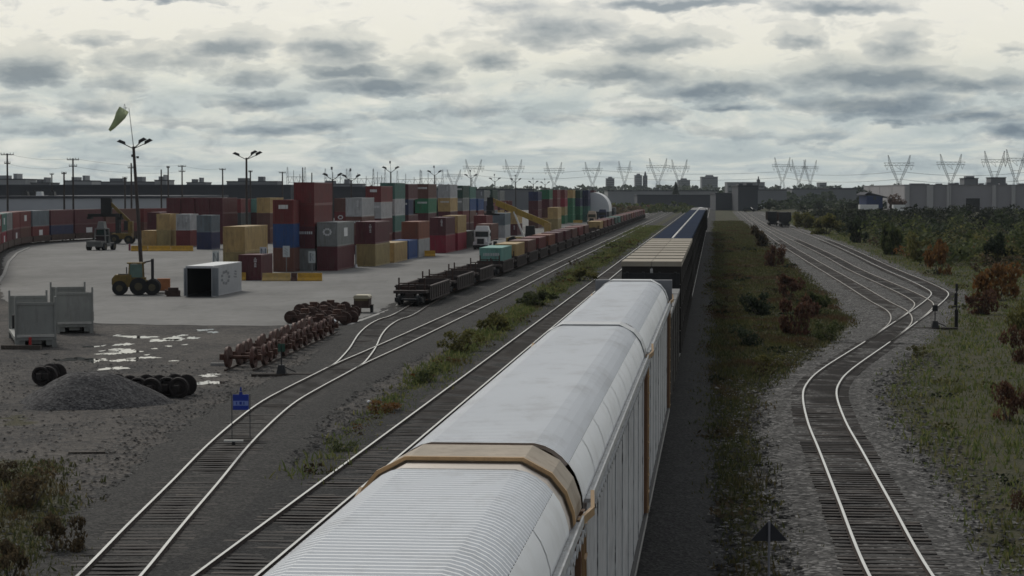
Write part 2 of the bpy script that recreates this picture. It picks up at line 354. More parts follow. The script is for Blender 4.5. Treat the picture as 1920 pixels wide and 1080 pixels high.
# ================================================================ TRACKS
def spline(pts, step):
    P = [pts[0]*2-pts[1]] + list(pts) + [pts[-1]*2-pts[-2]]; out = []
    for i in range(1, len(P)-2):
        p0, p1, p2, p3 = P[i-1:i+3]; n = max(2, int((p2-p1).length/step))
        for j in range(n):
            t = j/n; out.append(.5*((2*p1)+(p2-p0)*t+(2*p0-5*p1+4*p2-p3)*t*t+(3*p1-p0-3*p2+p3)*t**3))
    out.append(pts[-1]); return out
def smooth(L, k):
    for _ in range(k): L = [L[0]] + [(L[i-1]+L[i]*2+L[i+1])/4 for i in range(1, len(L)-1)] + [L[-1]]
    return L
def left_of(L, i):
    d = (L[min(i+1, len(L)-1)]-L[max(i-1, 0)]).normalized(); return Vector((-d.y, d.x, 0))
def sweep(mb, L, off, prof, mis):
    n = len(prof); vs = []
    for i, p in enumerate(L):
        w = left_of(L, i)
        for a, z in prof: vs.append(p + w*(off+a) + Vector((0, 0, z)))
    for j in range(n):
        fs = [(i*n+j, i*n+(j+1) % n, (i+1)*n+(j+1) % n, (i+1)*n+j) for i in range(len(L)-1)]
        o = len(mb.v)
        mb.add(vs, fs, mis[j])
RP = [(-.07, .07), (.07, .07), (.04, .15), (.04, .205), (-.04, .205), (-.04, .15)]
RM = [0, 0, 0, 1, 0, 0]
TIE = MB(); TIE.box((0, 0, .03), (2.6, .23, .14)); TIEM = TIE.mesh('sleeper', m_tie)
def track(label, P, bal, dull=False, ties=100, w=(1.9, 3.1), step=1.5, smo=2, bz=.078, ends=False):
    L = smooth(spline(P, step), smo)
    t = empty('railway_track', label, 'railway track', L[0])
    o0 = L[0]; Lr = [p - o0 for p in L]
    hm = m_headd if dull else m_head
    for s in (.755, -.755):
        mb = MB(); sweep(mb, Lr, s, RP, RM); mb.build('rail', [m_railside, hm], t)
    # sleepers along the arc length
    acc = 0; k = 0; far = MB(); pos = []
    for i in range(len(L)-1):
        d = (L[i+1]-L[i]).length; dr = (L[i+1]-L[i]).normalized(); a = math.atan2(dr.y, dr.x)-PI/2
        while acc < d:
            pos.append((Lr[i]+dr*acc, a)); acc += .54
        acc -= d
    vis = sorted([p for p in pos if (p[0]+o0).y > 44], key=lambda p: (p[0]+o0).y)
    for p, a in vis[:ties]:
        o = ob('sleeper', TIEM, t, p + Vector((R.uniform(-.04, .04), 0, R.uniform(-.015, .012))), a + R.uniform(-.02, .02))
    for p, a in vis[ties:]:
        if (p+o0).y < 420: far.box((0, 0, .03), (2.6, .23, .14), 0, Matrix.Translation(p) @ Matrix.Rotation(a, 4, 'Z'))
    if far.v: far.build('sleeper', m_tie, t, kind='stuff')
    if bal:
        mb = MB(); W = []
        lat = (-w[1], -w[0], -.92, 0, .92, w[0], w[1])
        n = len(lat)  # shoulder, crib, shoulder
        for i, p in enumerate(L):
            l = left_of(L, i)
            for j, a in enumerate(lat):
                ee = (R.uniform(-.35, .35) if j in (0, n-1) else 0)
                z = -.03 if j in (0, n-1) else (bz + R.uniform(-.03, .03) if ends or j == 3 else (.118 if j in (1, 5) else .10) + R.uniform(-.02, .015))
                W.append(p + l*(a+ee) + Vector((0, 0, z)))
        mb.add(W, [(i*n+j, i*n+j+1, (i+1)*n+j+1, (i+1)*n+j) for i in range(len(L)-1) for j in range(n-1)], 0, True)
        mb.build('railway_ballast', bal, kind='structure')
    return L
def px(pts): return [G(x, y, .2)*1 - Vector((0, 0, .2)) for x, y in pts]
A_ = px([(82, 1200), (204, 1080), (289, 985), (364, 905), (438, 824), (513, 759), (564, 729), (616, 702), (657, 681), (731, 648), (828, 603), (937, 552)])
A_ += [UV(-19.3, v) for v in (270, 330, 420, 600, 900, 1300)]
track('left-hand yard track with bright rails curving past the gravel heap', A_, m_ballast_m)
B_ = [UV(-11.65, v) for v in (30, 50, 80, 150, 300, 600, 1000, 1400)]
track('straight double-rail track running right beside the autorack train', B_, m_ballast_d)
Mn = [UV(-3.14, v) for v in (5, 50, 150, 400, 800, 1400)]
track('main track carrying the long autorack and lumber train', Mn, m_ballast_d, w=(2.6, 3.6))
C_ = px([(640, 689), (656, 680), (679, 653), (693, 628), (709, 611), (731, 598), (757, 589)]) + [UV(-24.5, v) for v in (196, 215, 260, 400, 700, 1100)]
track('siding curving off at the switch to the well cars', C_, m_ballast_m, ties=60, step=1.0)
D_ = px([(1840, 1290), (1690, 1080), (1619, 935), (1575, 842), (1550, 790), (1537, 742), (1544, 717), (1571, 690), (1646, 640), (1690, 609), (1730, 581), (1757, 559), (1762, 549), (1750, 540), (1712, 522), (1660, 500), (1566, 457)]) + px([(1466, 418), (1420, 396)])
track('right-hand single track snaking through grey gravel to the far ladder', D_, m_ballast_l, step=1.0, smo=3, ends=True)
D1 = px([(1646, 640), (1672, 621), (1690, 602), (1683, 583), (1647, 563), (1586, 526), (1519, 487), (1462, 452), (1412, 417), (1385, 396)])
track('nearest of the three ladder tracks, leftmost at the gravel fan', D1, m_ballast_l, True, ties=0, smo=3)
D2 = px([(1700, 602), (1722, 585), (1733, 571), (1722, 560), (1684, 541), (1603, 505), (1538, 471), (1440, 425), (1400, 400)])
track('middle of the three ladder tracks at the gravel fan', D2, m_ballast_l, True, ties=0, smo=3)
LT = [Vector((x, y, 0)) for x, y in ((-47, 150), (-52, 205), (-57.5, 243), (-68, 290), (-76.5, 330), (-82.5, 367), (-84.5, 390), (-83, 412), (-78, 432), (-69, 450), (-54, 470), (-34, 492), (-5, 520))]
LT = [p - Vector((.5, 0, 0)) for p in LT]
LTL = track('curved track at far left under the double-stack train', LT, m_ballast_m, ties=0, w=(1.7, 2.4), smo=6)
# ================================================================ PUDDLES, HEAP, DEBRIS
def watermat():
    m = bpy.data.materials.new('puddle_water'); nt = nodes(m); n = noise(nt, coords(nt, True), 3, 2)
    finish(nt, (.03, .03, .028, 1), .04, 0, n, 1.0, .02, .01); return m
m_water = watermat()
PUD_EXTRA = [(R.gauss(235, 60), R.gauss(658, 14), R.uniform(3, 10), R.uniform(.7, 1.5)) for _ in range(16)]
for i, (x, y, w, h) in enumerate([(260, 632, 34, 2.2), (326, 635, 17, 4.2), (305, 638, 22, 3), (361, 634, 11, 2), (170, 650, 15, 1.8), (232, 646, 14, 2.5), (240, 659, 21, 4), (212, 663, 17, 1.8), (218, 655, 12, 1.5),
        (140, 674, 36, 2.4), (178, 676, 17, 3), (232, 676, 22, 2.6), (272, 671, 22, 2), (214, 691, 22, 3), (393, 704, 19, 2.6), (391, 718, 26, 3.6), (383, 619, 12, 2), (400, 623, 10, 1.5)] + PUD_EXTRA):
    p = G(x, y); s = p.y/F; Q = []
    rx, ry = w*s*.95, h*p.y*p.y/(F*H)
    ph = [R.uniform(0, 6) for _ in range(4)]
    for k in range(56):
        a = 2*PI*k/56; r = 1+.28*math.sin(2*a+ph[0])+.2*math.sin(3*a+ph[1])+.15*math.sin(5*a+ph[2])+.14*math.sin(9*a+ph[3])+.1*math.sin(14*a+ph[1])
        Q.append((p.x+rx*r*math.cos(a), p.y+ry*r*math.sin(a), .012))
    mb = MB(); mb.add(Q, [tuple(range(56))]); mb.build('puddle', m_water, kind='structure')
p = G(146, 768); mb = MB(); n = 40; VV = []
for j in range(13):
    for i in range(n):
        a = 2*PI*i/n; t = j/12; r = 3.3*t*(1+.10*math.sin(3*a+1)+.06*math.sin(5*a)); h = 1.62*(1-t)**1.0 - .10*math.exp(-(t/.2)**2)*2
        z = max(-.03, 1.36*min(1, 1.30*(1-t**1.15))-.10*max(0, .4-t))*(1 if j < 12 else 0) + R.uniform(-.03, .03)
        VV.append((r*math.cos(a)*1.02, r*math.sin(a)*.9, z if j < 12 else -.05))
mb.add(VV, [(j*n+i, j*n+(i+1) % n, (j+1)*n+(i+1) % n, (j+1)*n+i) for j in range(12) for i in range(n)], 0, True)
mb.build('gravel_heap', m_pile, None, (p.x, p.y+2.6, 0), label='conical heap of dark grey gravel in front of black wheelsets', cat='gravel heap')
# loose stones: one uncountable scatter
def stones(n, fn, smin, smax, mat, name):
    mb = MB()
    for _ in range(n):
        x, y = fn(); s = R.uniform(smin, smax)*(1+.5*(R.random() < .05)); a = R.uniform(0, 6.28); ca_, sa = math.cos(a)*s, math.sin(a)*s
        k = R.uniform(.6, 1); z0 = .03
        mb.add([(x+ca_, y+sa, z0), (x-sa*k, y+ca_*k, z0), (x-ca_, y-sa, z0), (x+sa*k, y-ca_*k, z0), (x+R.uniform(-.3, .3)*s, y+R.uniform(-.3, .3)*s, z0+s*R.uniform(.25, .5))],
               [(0, 1, 4), (1, 2, 4), (2, 3, 4), (3, 0, 4)])
    mb.build(name, mat, kind='stuff')
m_pebble = leafmat('pebble', (.02, .02, .02), (.10, .097, .094), (.36, .35, .335), .9)
m_pebd = leafmat('dark_pebble', (.045, .045, .045), (.08, .078, .076), (.20, .195, .19), .9)
def around(L, lo, hi, v1=46, v2=130):
    seg = [i for i, q in enumerate(L) if v1 < q.y < v2]
    def f():
        i = R.choice(seg); l = left_of(L, i); s = R.choice((-1, 1)); p = L[i] + l*s*R.uniform(lo, hi) + Vector((R.uniform(-.7, .7), R.uniform(-.7, .7), 0)); return p.x, p.y
    return f
Dd = smooth(spline(D_, .6), 3)
stones(6500, around(Dd, 1.4, 4.6), .04, .13, m_pebble, 'gravel_stones')
stones(6000, around(smooth(spline(B_, .6), 1), .9, 3.4), .03, .09, m_pebd, 'gravel_stones')
stones(5000, around(smooth(spline(A_, .6), 1), .9, 4.5), .03, .09, m_pebd, 'gravel_stones')
def leftyard():
    y = R.uniform(50, 125); q = G(R.uniform(0, 760), 358+F*H/y); return q.x, q.y
stones(4000, leftyard, .03, .11, m_pebble, 'gravel_stones')
def darkr():
    q = UV(R.uniform(-1.5, 3.2), R.uniform(40, 140)); return q.x, q.y
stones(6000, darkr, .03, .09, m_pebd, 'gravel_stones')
# ================================================================ GRASS AND WEEDS (stuff)
def grass(name, P, n, u0, u1, v0, v1, hmin, hmax, mat, seed, clump=None, k=4):
    rg = np.random.default_rng(seed)
    v = v0*np.exp(rg.random(n*3)*math.log(v1/v0)); u = u0+(u1-u0)*rg.random(n*3)
    x = u*CS+v*SN; y = -u*SN+v*CS
    jx, jy = x+rg.normal(0, .5, x.shape), y+rg.normal(0, .9, x.shape)
    keep = pip(jx, jy, P); x, y = x[keep][:n], y[keep][:n]; m = len(x)
    s = np.sqrt(np.maximum(y, 50)/60.)
    x = np.repeat(x, k)+rg.normal(0, .10, m*k)*np.repeat(s, k); y = np.repeat(y, k)+rg.normal(0, .10, m*k)*np.repeat(s, k); s = np.repeat(s, k)
    N = len(x); a = rg.random(N)*6.283
    patch = .55+.9*(.5+.5*np.sin(x*.55+1.7*np.sin(y*.13))*np.sin(y*.21+x*.2))
    h = (hmin+(hmax-hmin)*rg.random(N)**1.6)*patch; w = (.012+.02*rg.random(N))*s*1.25
    lean = rg.normal(0, .35, (N, 2))*h[:, None]
    c, sn = np.cos(a)*w, np.sin(a)*w
    co = np.zeros((N, 4, 3), np.float32)
    co[:, 0] = np.stack([x-c, y-sn, 0*x-.02], -1); co[:, 1] = np.stack([x+c, y+sn, 0*x-.02], -1)
    co[:, 2] = np.stack([x+lean[:, 0]*.5+c*.9, y+lean[:, 1]*.5+sn*.9, h*.6], -1); co[:, 3] = np.stack([x+lean[:, 0], y+lean[:, 1], h], -1)
    me = bpy.data.meshes.new(name); me.vertices.add(N*4); me.vertices.foreach_set('co', co.ravel())
    b = np.arange(N, dtype=np.int32)[:, None]*4
    li = np.concatenate([b, b+1, b+2, b, b+2, b+3], 1).astype(np.int32).ravel()
    me.loops.add(len(li)); me.loops.foreach_set('vertex_index', li)
    me.polygons.add(N*2); me.polygons.foreach_set('loop_start', np.arange(0, N*6, 3, dtype=np.int32)); me.polygons.foreach_set('loop_total', np.full(N*2, 3, np.int32))
    me.update(); me.materials.append(mat); return ob(name, me, kind='stuff')
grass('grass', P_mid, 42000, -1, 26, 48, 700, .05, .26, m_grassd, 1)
grass('grass', P_right, 46000, 4, 95, 48, 800, .05, .30, m_grass, 2)
grass('weeds', P_weed, 14000, -20, -11, 60, 600, .06, .34, m_grass, 3)
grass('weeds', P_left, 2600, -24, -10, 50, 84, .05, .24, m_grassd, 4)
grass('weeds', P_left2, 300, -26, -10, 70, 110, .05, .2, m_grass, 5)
# ================================================================ SHRUBS AND TREES
def crown(n, r, leaf, seed, clumps=9, lo=0.0):
    rr = random.Random(seed); mb = MB(); cs = []
    for _ in range(clumps):
        while True:
            q = Vector((rr.uniform(-1, 1), rr.uniform(-1, 1), rr.uniform(-1, 1)))
            if q.length < .85: break
        cs.append((q, rr.uniform(.25, .52)))
    for _ in range(n):
        c, cr = rr.choice(cs); d = Vector((rr.gauss(0, 1), rr.gauss(0, 1), rr.gauss(0, 1))).normalized()*cr*rr.uniform(.5, 1.05)
        q = c + d
        q = Vector((q.x*r[0], q.y*r[1], (q.z*.5+(.5 if lo else .36))*r[2]*(.97 if lo else 1.12)+lo))
        if q.z < lo*.5+.02: q.z = lo*.5+.02+rr.random()*.12
        e = Euler((rr.uniform(-1.1, 1.1), rr.uniform(-1.1, 1.1), rr.uniform(0, 6.3))).to_matrix(); s = leaf*rr.uniform(.55, 1.25)
        mb.add([q+e @ Vector((a*s, b*s*.6, 0)) for a, b in ((-.5, 0), (0, -.5), (.6, 0), (0, .5))], [(0, 1, 2, 3)])
    return mb
SHR = {}
def shrub_mesh(mat, var, leaf):
    k = (mat.name, var, leaf)
    if k not in SHR: SHR[k] = crown(900, (1, 1, 1), leaf, 11+var, 8+var).mesh('crown', mat)
    return SHR[k]
STEM = MB()
for i in range(5): a = i*1.26; STEM.tube((.05*math.cos(a), .05*math.sin(a), -.05), (.4*math.cos(a), .4*math.sin(a), .7), .035, 5, .012)
STEMM = STEM.mesh('stem', m_wood)
def shrub(x, y, w, h, mat, label, var=0, group=None, depth=None):
    p = G(x, y); s = p.y/F; t = empty('shrub', label, 'shrub', p, R.uniform(0, 6), group)
    c = ob('crown', shrub_mesh(mat, var % 4, .13 if p.y < 140 else (.17 if p.y < 320 else .24)), t); c.scale = (w*s/2, (depth or w*s)/2, h*s)
    st = ob('stem', STEMM, t); st.scale = (w*s/2, w*s/2, h*s*.55); return t
SH = [  # x, base y, width px, height px, leaf, label
 (1500, 628, 84, 84, l_red, 'tall dark red sumac bush in the weeds between train and ladder tracks'),
 (1478, 560, 60, 54, l_red, 'reddish bush standing just behind the tall dark red sumac'),
 (1452, 500, 44, 50, l_red, 'small red-brown bush beside the left edge of the gravel fan'),
 (1422, 462, 40, 42, l_brown, 'low brown bush near where the ladder tracks narrow'),
 (1556, 640, 60, 44, l_green, 'low green bush hugging the left gravel edge below the ladder'),
 (1530, 590, 56, 50, l_green, 'round green bush right of the tall dark red sumac'),
 (1420, 590, 70, 50, l_dark, 'dark bush left of the tall red sumac near the train'),
 (1395, 650, 80, 46, l_dark, 'dark spreading bush low in the shaded strip by the train'),
 (1440, 690, 70, 30, l_yel, 'yellow-green weed clump below the red sumac'),
 (1760, 515, 60, 76, l_orange, 'orange autumn bush right behind the end of the ladder tracks'),
 (1870, 562, 100, 84, l_orange, 'wide orange-brown bush at the right beyond the signal mast'),
 (1842, 590, 64, 52, l_red, 'dark purple-red bush in front of the wide orange one'),
 (1905, 680, 70, 80, l_red, 'dark red bush at the right edge above the grass bank'),
 (1892, 790, 90, 90, l_red, 'large crimson-brown bush at the right edge lower down'),
 (1912, 960, 40, 50, l_red, 'small red weed bush at the lower right corner edge'),
 (1915, 620, 50, 60, l_yel, 'yellowish bush at the right edge between two red ones'),
 (1718, 668, 40, 24, l_yel, 'small yellow-green weed beside the gravel above the right bank'),
 (1868, 498, 60, 70, l_dark, 'dark round bush behind the wide orange one'),
 (1670, 478, 50, 70, l_green, 'green bush behind the right edge of the ladder gravel'),
 (1720, 490, 50, 60, l_yel, 'yellow-green bush left of the orange autumn bush'),
 (1610, 455, 46, 52, l_dark, 'dark bush by the gravel edge near the hopper cars'),
 (1550, 440, 70, 44, l_yel, 'pale yellow-green bush bank right of the dark hopper cars'),
 (1510, 428, 50, 36, l_yel, 'yellow-green bush directly beside the dark hopper cars'),
 (60, 950, 120, 90, l_brown, 'brown weedy bush at the left edge of the photo'),
 (110, 1040, 110, 90, l_brown, 'brown-green bush low in the left corner beside the ballast'),
 (20, 1090, 90, 90, l_brown, 'green-brown bush cut by the lower left corner'),
 (12, 905, 70, 50, l_brown, 'dry brown weed bush highest at the left edge'),
 (800, 720, 70, 40, l_green, 'grey-green weed bush beside the second track'),
 (868, 660, 90, 48, l_yel, 'yellow-green weed clump halfway along the grass strip'),
 (930, 622, 80, 40, l_yel, 'yellow-green weed bush farther up the grass strip'),
 (720, 775, 80, 30, l_orange, 'rust-coloured weed patch between the two left tracks'),
 (640, 850, 70, 30, l_green, 'low green weed patch nearest between the two left tracks'),
 (1010, 575, 80, 34, l_green, 'green weed bush in the strip below the mint container'),
 (1090, 528, 70, 30, l_yel, 'far yellow-green weed clump in the strip left of the tracks')]
for i, (x, y, w, h, m, lb) in enumerate(SH): shrub(x, y, w, h, m, lb, i)
def clumps(P, u0, u1, v0, v1):
    def f(rg):
        while True:
            v = v0*math.exp(rg.random()*math.log(v1/v0)); q = UV(rg.uniform(u0, u1), v)
            if pip(np.array([q.x]), np.array([q.y]), P)[0]: break
        k = max(1, q.y/110)**.5; return q, (rg.uniform(.3, .8)*k, rg.uniform(.15, .55)*k)
    return f
# the thicket right of the ladder tracks reads as one mass of leaves
def thicket(name, n, fn, leafs, mat):
    rg = random.Random(5); mb = MB()
    for _ in range(n):
        c, r = fn(rg)
        for _ in range(leafs):
            d = Vector((rg.gauss(0, 1), rg.gauss(0, 1), rg.gauss(0, 1))).normalized(); q = Vector((c.x+d.x*r[0]*rg.uniform(.6, 1.05), c.y+d.y*r[0]*rg.uniform(.6, 1.05), max(.05, r[1]*(.5+.5*d.z*rg.uniform(.6, 1.05)))))
            e = Euler((rg.uniform(-1, 1), rg.uniform(-1, 1), rg.uniform(0, 6.3))).to_matrix(); s = r[0]*rg.uniform(.16, .36)
            mb.add([q+e @ Vector((a*s, b*s*.65, 0)) for a, b in ((-.5, 0), (0, -.5), (.6, 0), (0, .5))], [(0, 1, 2, 3)])
    return mb.build(name, mat, kind='stuff')
def tf(lo, hi, hh, rr_=(1.0, 2.4)):
    def f(rg):
        while True:
            y = rg.uniform(lo, hi); xl = 1480+(y-408)*2.9 if y > 408 else 1500
            x = rg.uniform(xl, 2150)
            if x < 2150: break
        p = G(x, y); h = min(hh*rg.uniform(.5, 1.15), (y-391.5+rg.choice((0, 0, 0, 2, 5, 9))*(x > 1690))*p.y/F); return p, (rg.uniform(*rr_), h)
    return f
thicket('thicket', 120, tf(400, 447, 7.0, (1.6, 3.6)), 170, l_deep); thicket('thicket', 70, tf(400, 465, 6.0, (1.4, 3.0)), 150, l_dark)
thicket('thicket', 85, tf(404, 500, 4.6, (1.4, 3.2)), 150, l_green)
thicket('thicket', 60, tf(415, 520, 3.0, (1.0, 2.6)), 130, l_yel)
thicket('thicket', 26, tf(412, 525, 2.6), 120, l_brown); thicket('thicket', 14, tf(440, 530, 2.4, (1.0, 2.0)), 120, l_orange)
for m_, n_ in ((l_green, 70), (l_brown, 80), (l_yel, 50), (l_red, 14), (l_dark, 30)): thicket('weeds', n_, clumps(P_mid, -1, 26, 52, 420), 46, m_)
for m_, n_ in ((l_green, 80), (l_yel, 60), (l_brown, 40), (l_dark, 30)): thicket('weeds', n_, clumps(P_right, 6, 60, 52, 330), 46, m_)
for m_, n_ in ((l_yel, 60), (l_green, 50), (l_orange, 40), (l_brown, 30)): thicket('weeds', n_, clumps(P_weed, -20, -11, 62, 400), 40, m_)
def tree(x, y, top, wpx, mat, label, kind='tree', seed=1, conifer=False):
    p = G(x, y); s = p.y/F; h = (y-top)*s; w = wpx*s; t = empty(kind, label, 'tree', p)
    mb = MB(); mb.tube((0, 0, -.2), (0, 0, h*.55), w*.05+.08, 7, w*.02+.03)
    for k in range(5): a = k*1.3; mb.tube((0, 0, h*(.25+.05*k)), (w*.3*math.cos(a), w*.3*math.sin(a), h*(.5+.05*k)), .06+w*.012, 5, .03)
    mb.build('trunk', m_wood, t)
    if conifer:
        mb = MB(); rr = random.Random(seed)
        for _ in range(1500):
            z = rr.random()**1.3; r = w/2*(1-z)*rr.uniform(.5, 1.05)+.15; a = rr.uniform(0, 6.28); q = Vector((r*math.cos(a), r*math.sin(a), h*(.08+.92*z))); sz = w*.13
            e = Euler((rr.uniform(-.8, .8), rr.uniform(.2, .9), a)).to_matrix()
            mb.add([q+e @ Vector((i*sz, j*sz*.6, 0)) for i, j in ((-.5, 0), (0, -.5), (.6, 0), (0, .5))], [(0, 1, 2, 3)])
        mb.build('crown', mat, t)
    else:
        crown(1400, (w/2, w/2, h*.8), w*.11, seed, 12, h*.18).build('crown', mat, t)
tree(1267, 386, 341, 22, l_dark, 'dark pointed conifer standing above the end of the lumber train', 'pine_tree', 3, True)
tree(1620, 392, 345, 30, l_dark, 'leafy dark tree left of the small blue building', seed=4)
tree(1678, 399, 363, 34, l_red, 'red-brown tree between the blue building and grey warehouse', seed=5)
tree(1535, 396, 370, 22, l_dark, 'small dark tree on the field left of the blue building', seed=6)
tree(1598, 398, 374, 22, l_dark, 'dark bushy tree in front of the white trailers', seed=7)
tree(1442, 398, 376, 18, l_dark, 'small dark tree beyond the dark hopper cars', seed=8)
# ================================================================ ROLLING STOCK
def bogie_mb(rt=.2):
    mb = MB()
    for s in (-1, 1):
        mb.box((s*1.0, 0, rt+.5), (.16, 2.2, .22)); mb.box((s*1.0, 0, rt+.35), (.2, .7, .35))
        for y in (-.88, .88):
            mb.tube((s*.68, y, rt+.46), (s*.82, y, rt+.46), .46, 18); mb.tube((s*.82, y, rt+.46), (s*.86, y, rt+.46), .40, 18); mb.box((s*1.0, y, rt+.46), (.24, .34, .32))
    for y in (-.88, .88): mb.tube((-.68, y, rt+.46), (.68, y, rt+.46), .09, 8)
    mb.box((0, 0, rt+.6), (2.1, .45, .25)); return mb
BOG = bogie_mb().mesh('bogie', m_dark)
RZ = -TH
def panelmat():
    m = bpy.data.materials.new('perforated_panel'); nt = nodes(m); v = coords(nt, True)
    tc = nn(nt, 'ShaderNodeTexCoord'); o = tc.outputs['Object']
    st = noise(nt, vmul(nt, o, (1, 5.0, .28)), 2.2, 4, .7)
    hole = nn(nt, 'ShaderNodeTexVoronoi'); hole.inputs['Scale'].default_value = 1; nt.links.new(vmul(nt, o, (1, 9, 3.2)), hole.inputs['Vector'])
    base = ramp(nt, noise(nt, o, .6, 4), [(.3, (.42, .425, .44, 1)), (.7, (.58, .585, .60, 1))])
    f = mathn(nt, 'MULTIPLY', ramp(nt, st, [(.50, (0, 0, 0, 1)), (.57, (1, 1, 1, 1))]), ramp(nt, hole.outputs['Distance'], [(.25, (1, 1, 1, 1)), (.5, (.1, .1, .1, 1))]))
    c = mixc(nt, mathn(nt, 'MULTIPLY', f, .85), base, (.02, .02, .022, 1))
    finish(nt, c, .55, .15, None, .4); return m
m_panel = panelmat()
def autorack(v0, L, label, near, far, endm):
    t = empty('autorack_car', label, 'railcar', UV(-3.11, v0), RZ)
    half = [(0, 6.0), (.70, 6.0), (.84, 5.965), (.96, 5.905), (1.07, 5.82), (1.16, 5.72)]
    low = [(1.16, 5.72), (1.24, 5.60), (1.30, 5.46), (1.345, 5.30), (1.355, 5.2)]
    # ribbed sheets (real corrugation) and the smooth lower roof panels
    full = [(-a, z) for a, z in reversed(half[1:])] + half
    mb = MB(); nrm = []
    for i in range(len(full)):
        a = full[max(i-1, 0)]; b = full[min(i+1, len(full)-1)]; d = Vector((b[0]-a[0], b[1]-a[1])).normalized(); nrm.append((-d.y, d.x))
    y0, y1 = (1.25 if near else .10), L-(2.25 if far is m_tanp else 1.25); pitch = .187; per = 6; n = int((y1-y0)/pitch)*per
    vs = []
    for k in range(n+1):
        y = y0+(y1-y0)*k/n; d = (0, 0, -.004, -.03, -.07, -.03)[k % per]
        for (a, z), q in zip(full, nrm): vs.append((a+q[0]*d, y, z+q[1]*d))
    w = len(full); mb.add(vs, [(k*w+i, k*w+i+1, (k+1)*w+i+1, (k+1)*w+i) for k in range(n) for i in range(w-1)], 0, False)
    mb.build('roof', m_galv, t)
    for s in (-1, 1):
        mb = MB(); y = y0
        while y < y1-.1:
            ye = min(y+3.05, y1)
            vs = [(s*(a+.0), yy, z) for yy in (y, ye) for a, z in low]
            k = len(low); mb.add(vs, [(i, i+1, k+i+1, k+i) for i in range(k-1)], 0, True)
            y = ye
        for yy in np.arange(y0, y1, 3.05): # seam straps
            vs = [(s*(a+.006), yy+d, z+.006) for d in (-.04, .04) for a, z in low]; mb.add(vs, [(i, i+1, k+i+1, k+i) for i in range(k-1)])
        mb.build('roof_side_panel', m_galv, t)
    # side walls
    mb = MB()
    for s in (-1, 1):
        mb.bb(s*1.30, s*1.345, 1.0, L-1.0, 1.22, 5.20)
        y = 1.0
        while y < L-.9: mb.bb(s*1.345, s*1.362, y-.03, y+.03, 1.22, 5.2); y += 3.05
    mb.build('side_wall', m_panel, t)
    mb = MB()
    for s in (-1, 1):
        mb.bb(s*1.33, s*1.44, .6, L-.6, 5.13, 5.185); mb.bb(s*1.44, s*1.465, .6, L-.6, 5.13, 5.25)
        y = .8
        while y < L-.8: mb.bar((s*1.475, y, 5.11), (s*1.475, y+.28, 5.0), .03); mb.bar((s*1.475, y+.28, 5.0), (s*1.475, y+.56, 5.11), .03); y += .56
    mb.build('roof_rail', M('roof_rail_paint', (.52, .53, .53), .5, 0, .25, 3, (.25, .2, .15), .6), t)
    mb = MB(); mb.bb(-1.36, 1.36, .3, L-.3, .95, 1.2)
    for s in (-1, 1): mb.bb(s*1.36, s*1.42, .3, L-.3, .9, 1.21)
    mb.bb(-.2, .2, -.15, L+.15, .8, .95)
    mb.build('underframe', m_dark, t)
    mb = MB()
    for s in (-1, 1): mb.bb(s*1.422, s*1.435, .3, L-.3, 1.02, 1.14)
    mb.build('side_sill', M('sill_grey', (.36, .35, .34), .6, 0, .3, 2), t)
    for y in (3.2, L-3.2): ob('bogie', BOG, t, (0, y, 0))
    # end hoops over the roof
    hp = full_hoop = [(-1.375, 5.22), (-1.36, 5.36), (-1.265, 5.62), (-1.085, 5.845), (-.73, 6.035), (.73, 6.035), (1.085, 5.845), (1.265, 5.62), (1.36, 5.36), (1.375, 5.22)]
    for e, mm in ((0, near), (1, far)):
        if mm is None: continue
        mb = MB(); a, b = (0, 1.25) if e == 0 else (L-(1.65 if mm is m_tanp else 1.25), L)
        inn = [(x*.95, z-.12) for x, z in hp]; k = len(hp)
        vs = [(x, y, z) for y in (a, b) for x, z in hp] + [(x, y, z) for y in (a, b) for x, z in inn]
        mb.add(vs, [(i, i+1, k+i+1, k+i) for i in range(k-1)] + [(2*k+i, 2*k+i+1, 3*k+i+1, 3*k+i) for i in range(k-1)] +
               [(i, i+1, 2*k+i+1, 2*k+i) for i in range(k-1)] + [(k+i, k+i+1, 3*k+i+1, 3*k+i) for i in range(k-1)])
        mb.build('roof_hoop', mm if mm is not m_tanp else M('weathered_hoop', (.40, .33, .25), .6, 0, .2, 1.5, (.22, .16, .11), .6), t); mb = MB()
        yf = b-.10 if e == 0 else a-.09                # raised flange toward the roof
        out = [(x*1.02, z+.045) for x, z in hp] if mm is m_tanp else [(x*1.002, z+.006) for x, z in hp]
        vs = [(x, y, z) for y in (yf, yf+.09) for x, z in hp] + [(x, y, z) for y in (yf, yf+.09) for x, z in out]
        mb.add(vs, [(2*k+i, 2*k+i+1, 3*k+i+1, 3*k+i) for i in range(k-1)] + [(i, i+1, 2*k+i+1, 2*k+i) for i in range(k-1)] + [(k+i, k+i+1, 3*k+i+1, 3*k+i) for i in range(k-1)])
        mb.build('hoop_flange', mm, t)
        if mm is m_tanp and e == 1:
            mb = MB(); s0 = [(x*.975, z-.036) for x, z in hp]; vs = [(x, y, z) for y in (L-2.27, L-1.6) for x, z in s0]; mb.add(vs, [(i, i+1, k+i+1, k+i) for i in range(k-1)], 0, True); mb.build('roof_end_sheet', M('end_sheet', (.72, .64, .56), .5, 0, .1, 1, (.5, .38, .28), .6), t)
        ye = .10 if e == 0 else L-.10
        mb = MB()                                      # end doors closing the hoop
        prof = [(x*.94, z-.1) for x, z in hp]; prof = [(-1.36, 1.2)] + prof + [(1.36, 1.2)]
        mb.prism(prof, ye-.03, ye+.03); mb.build('end_door', endm, t)
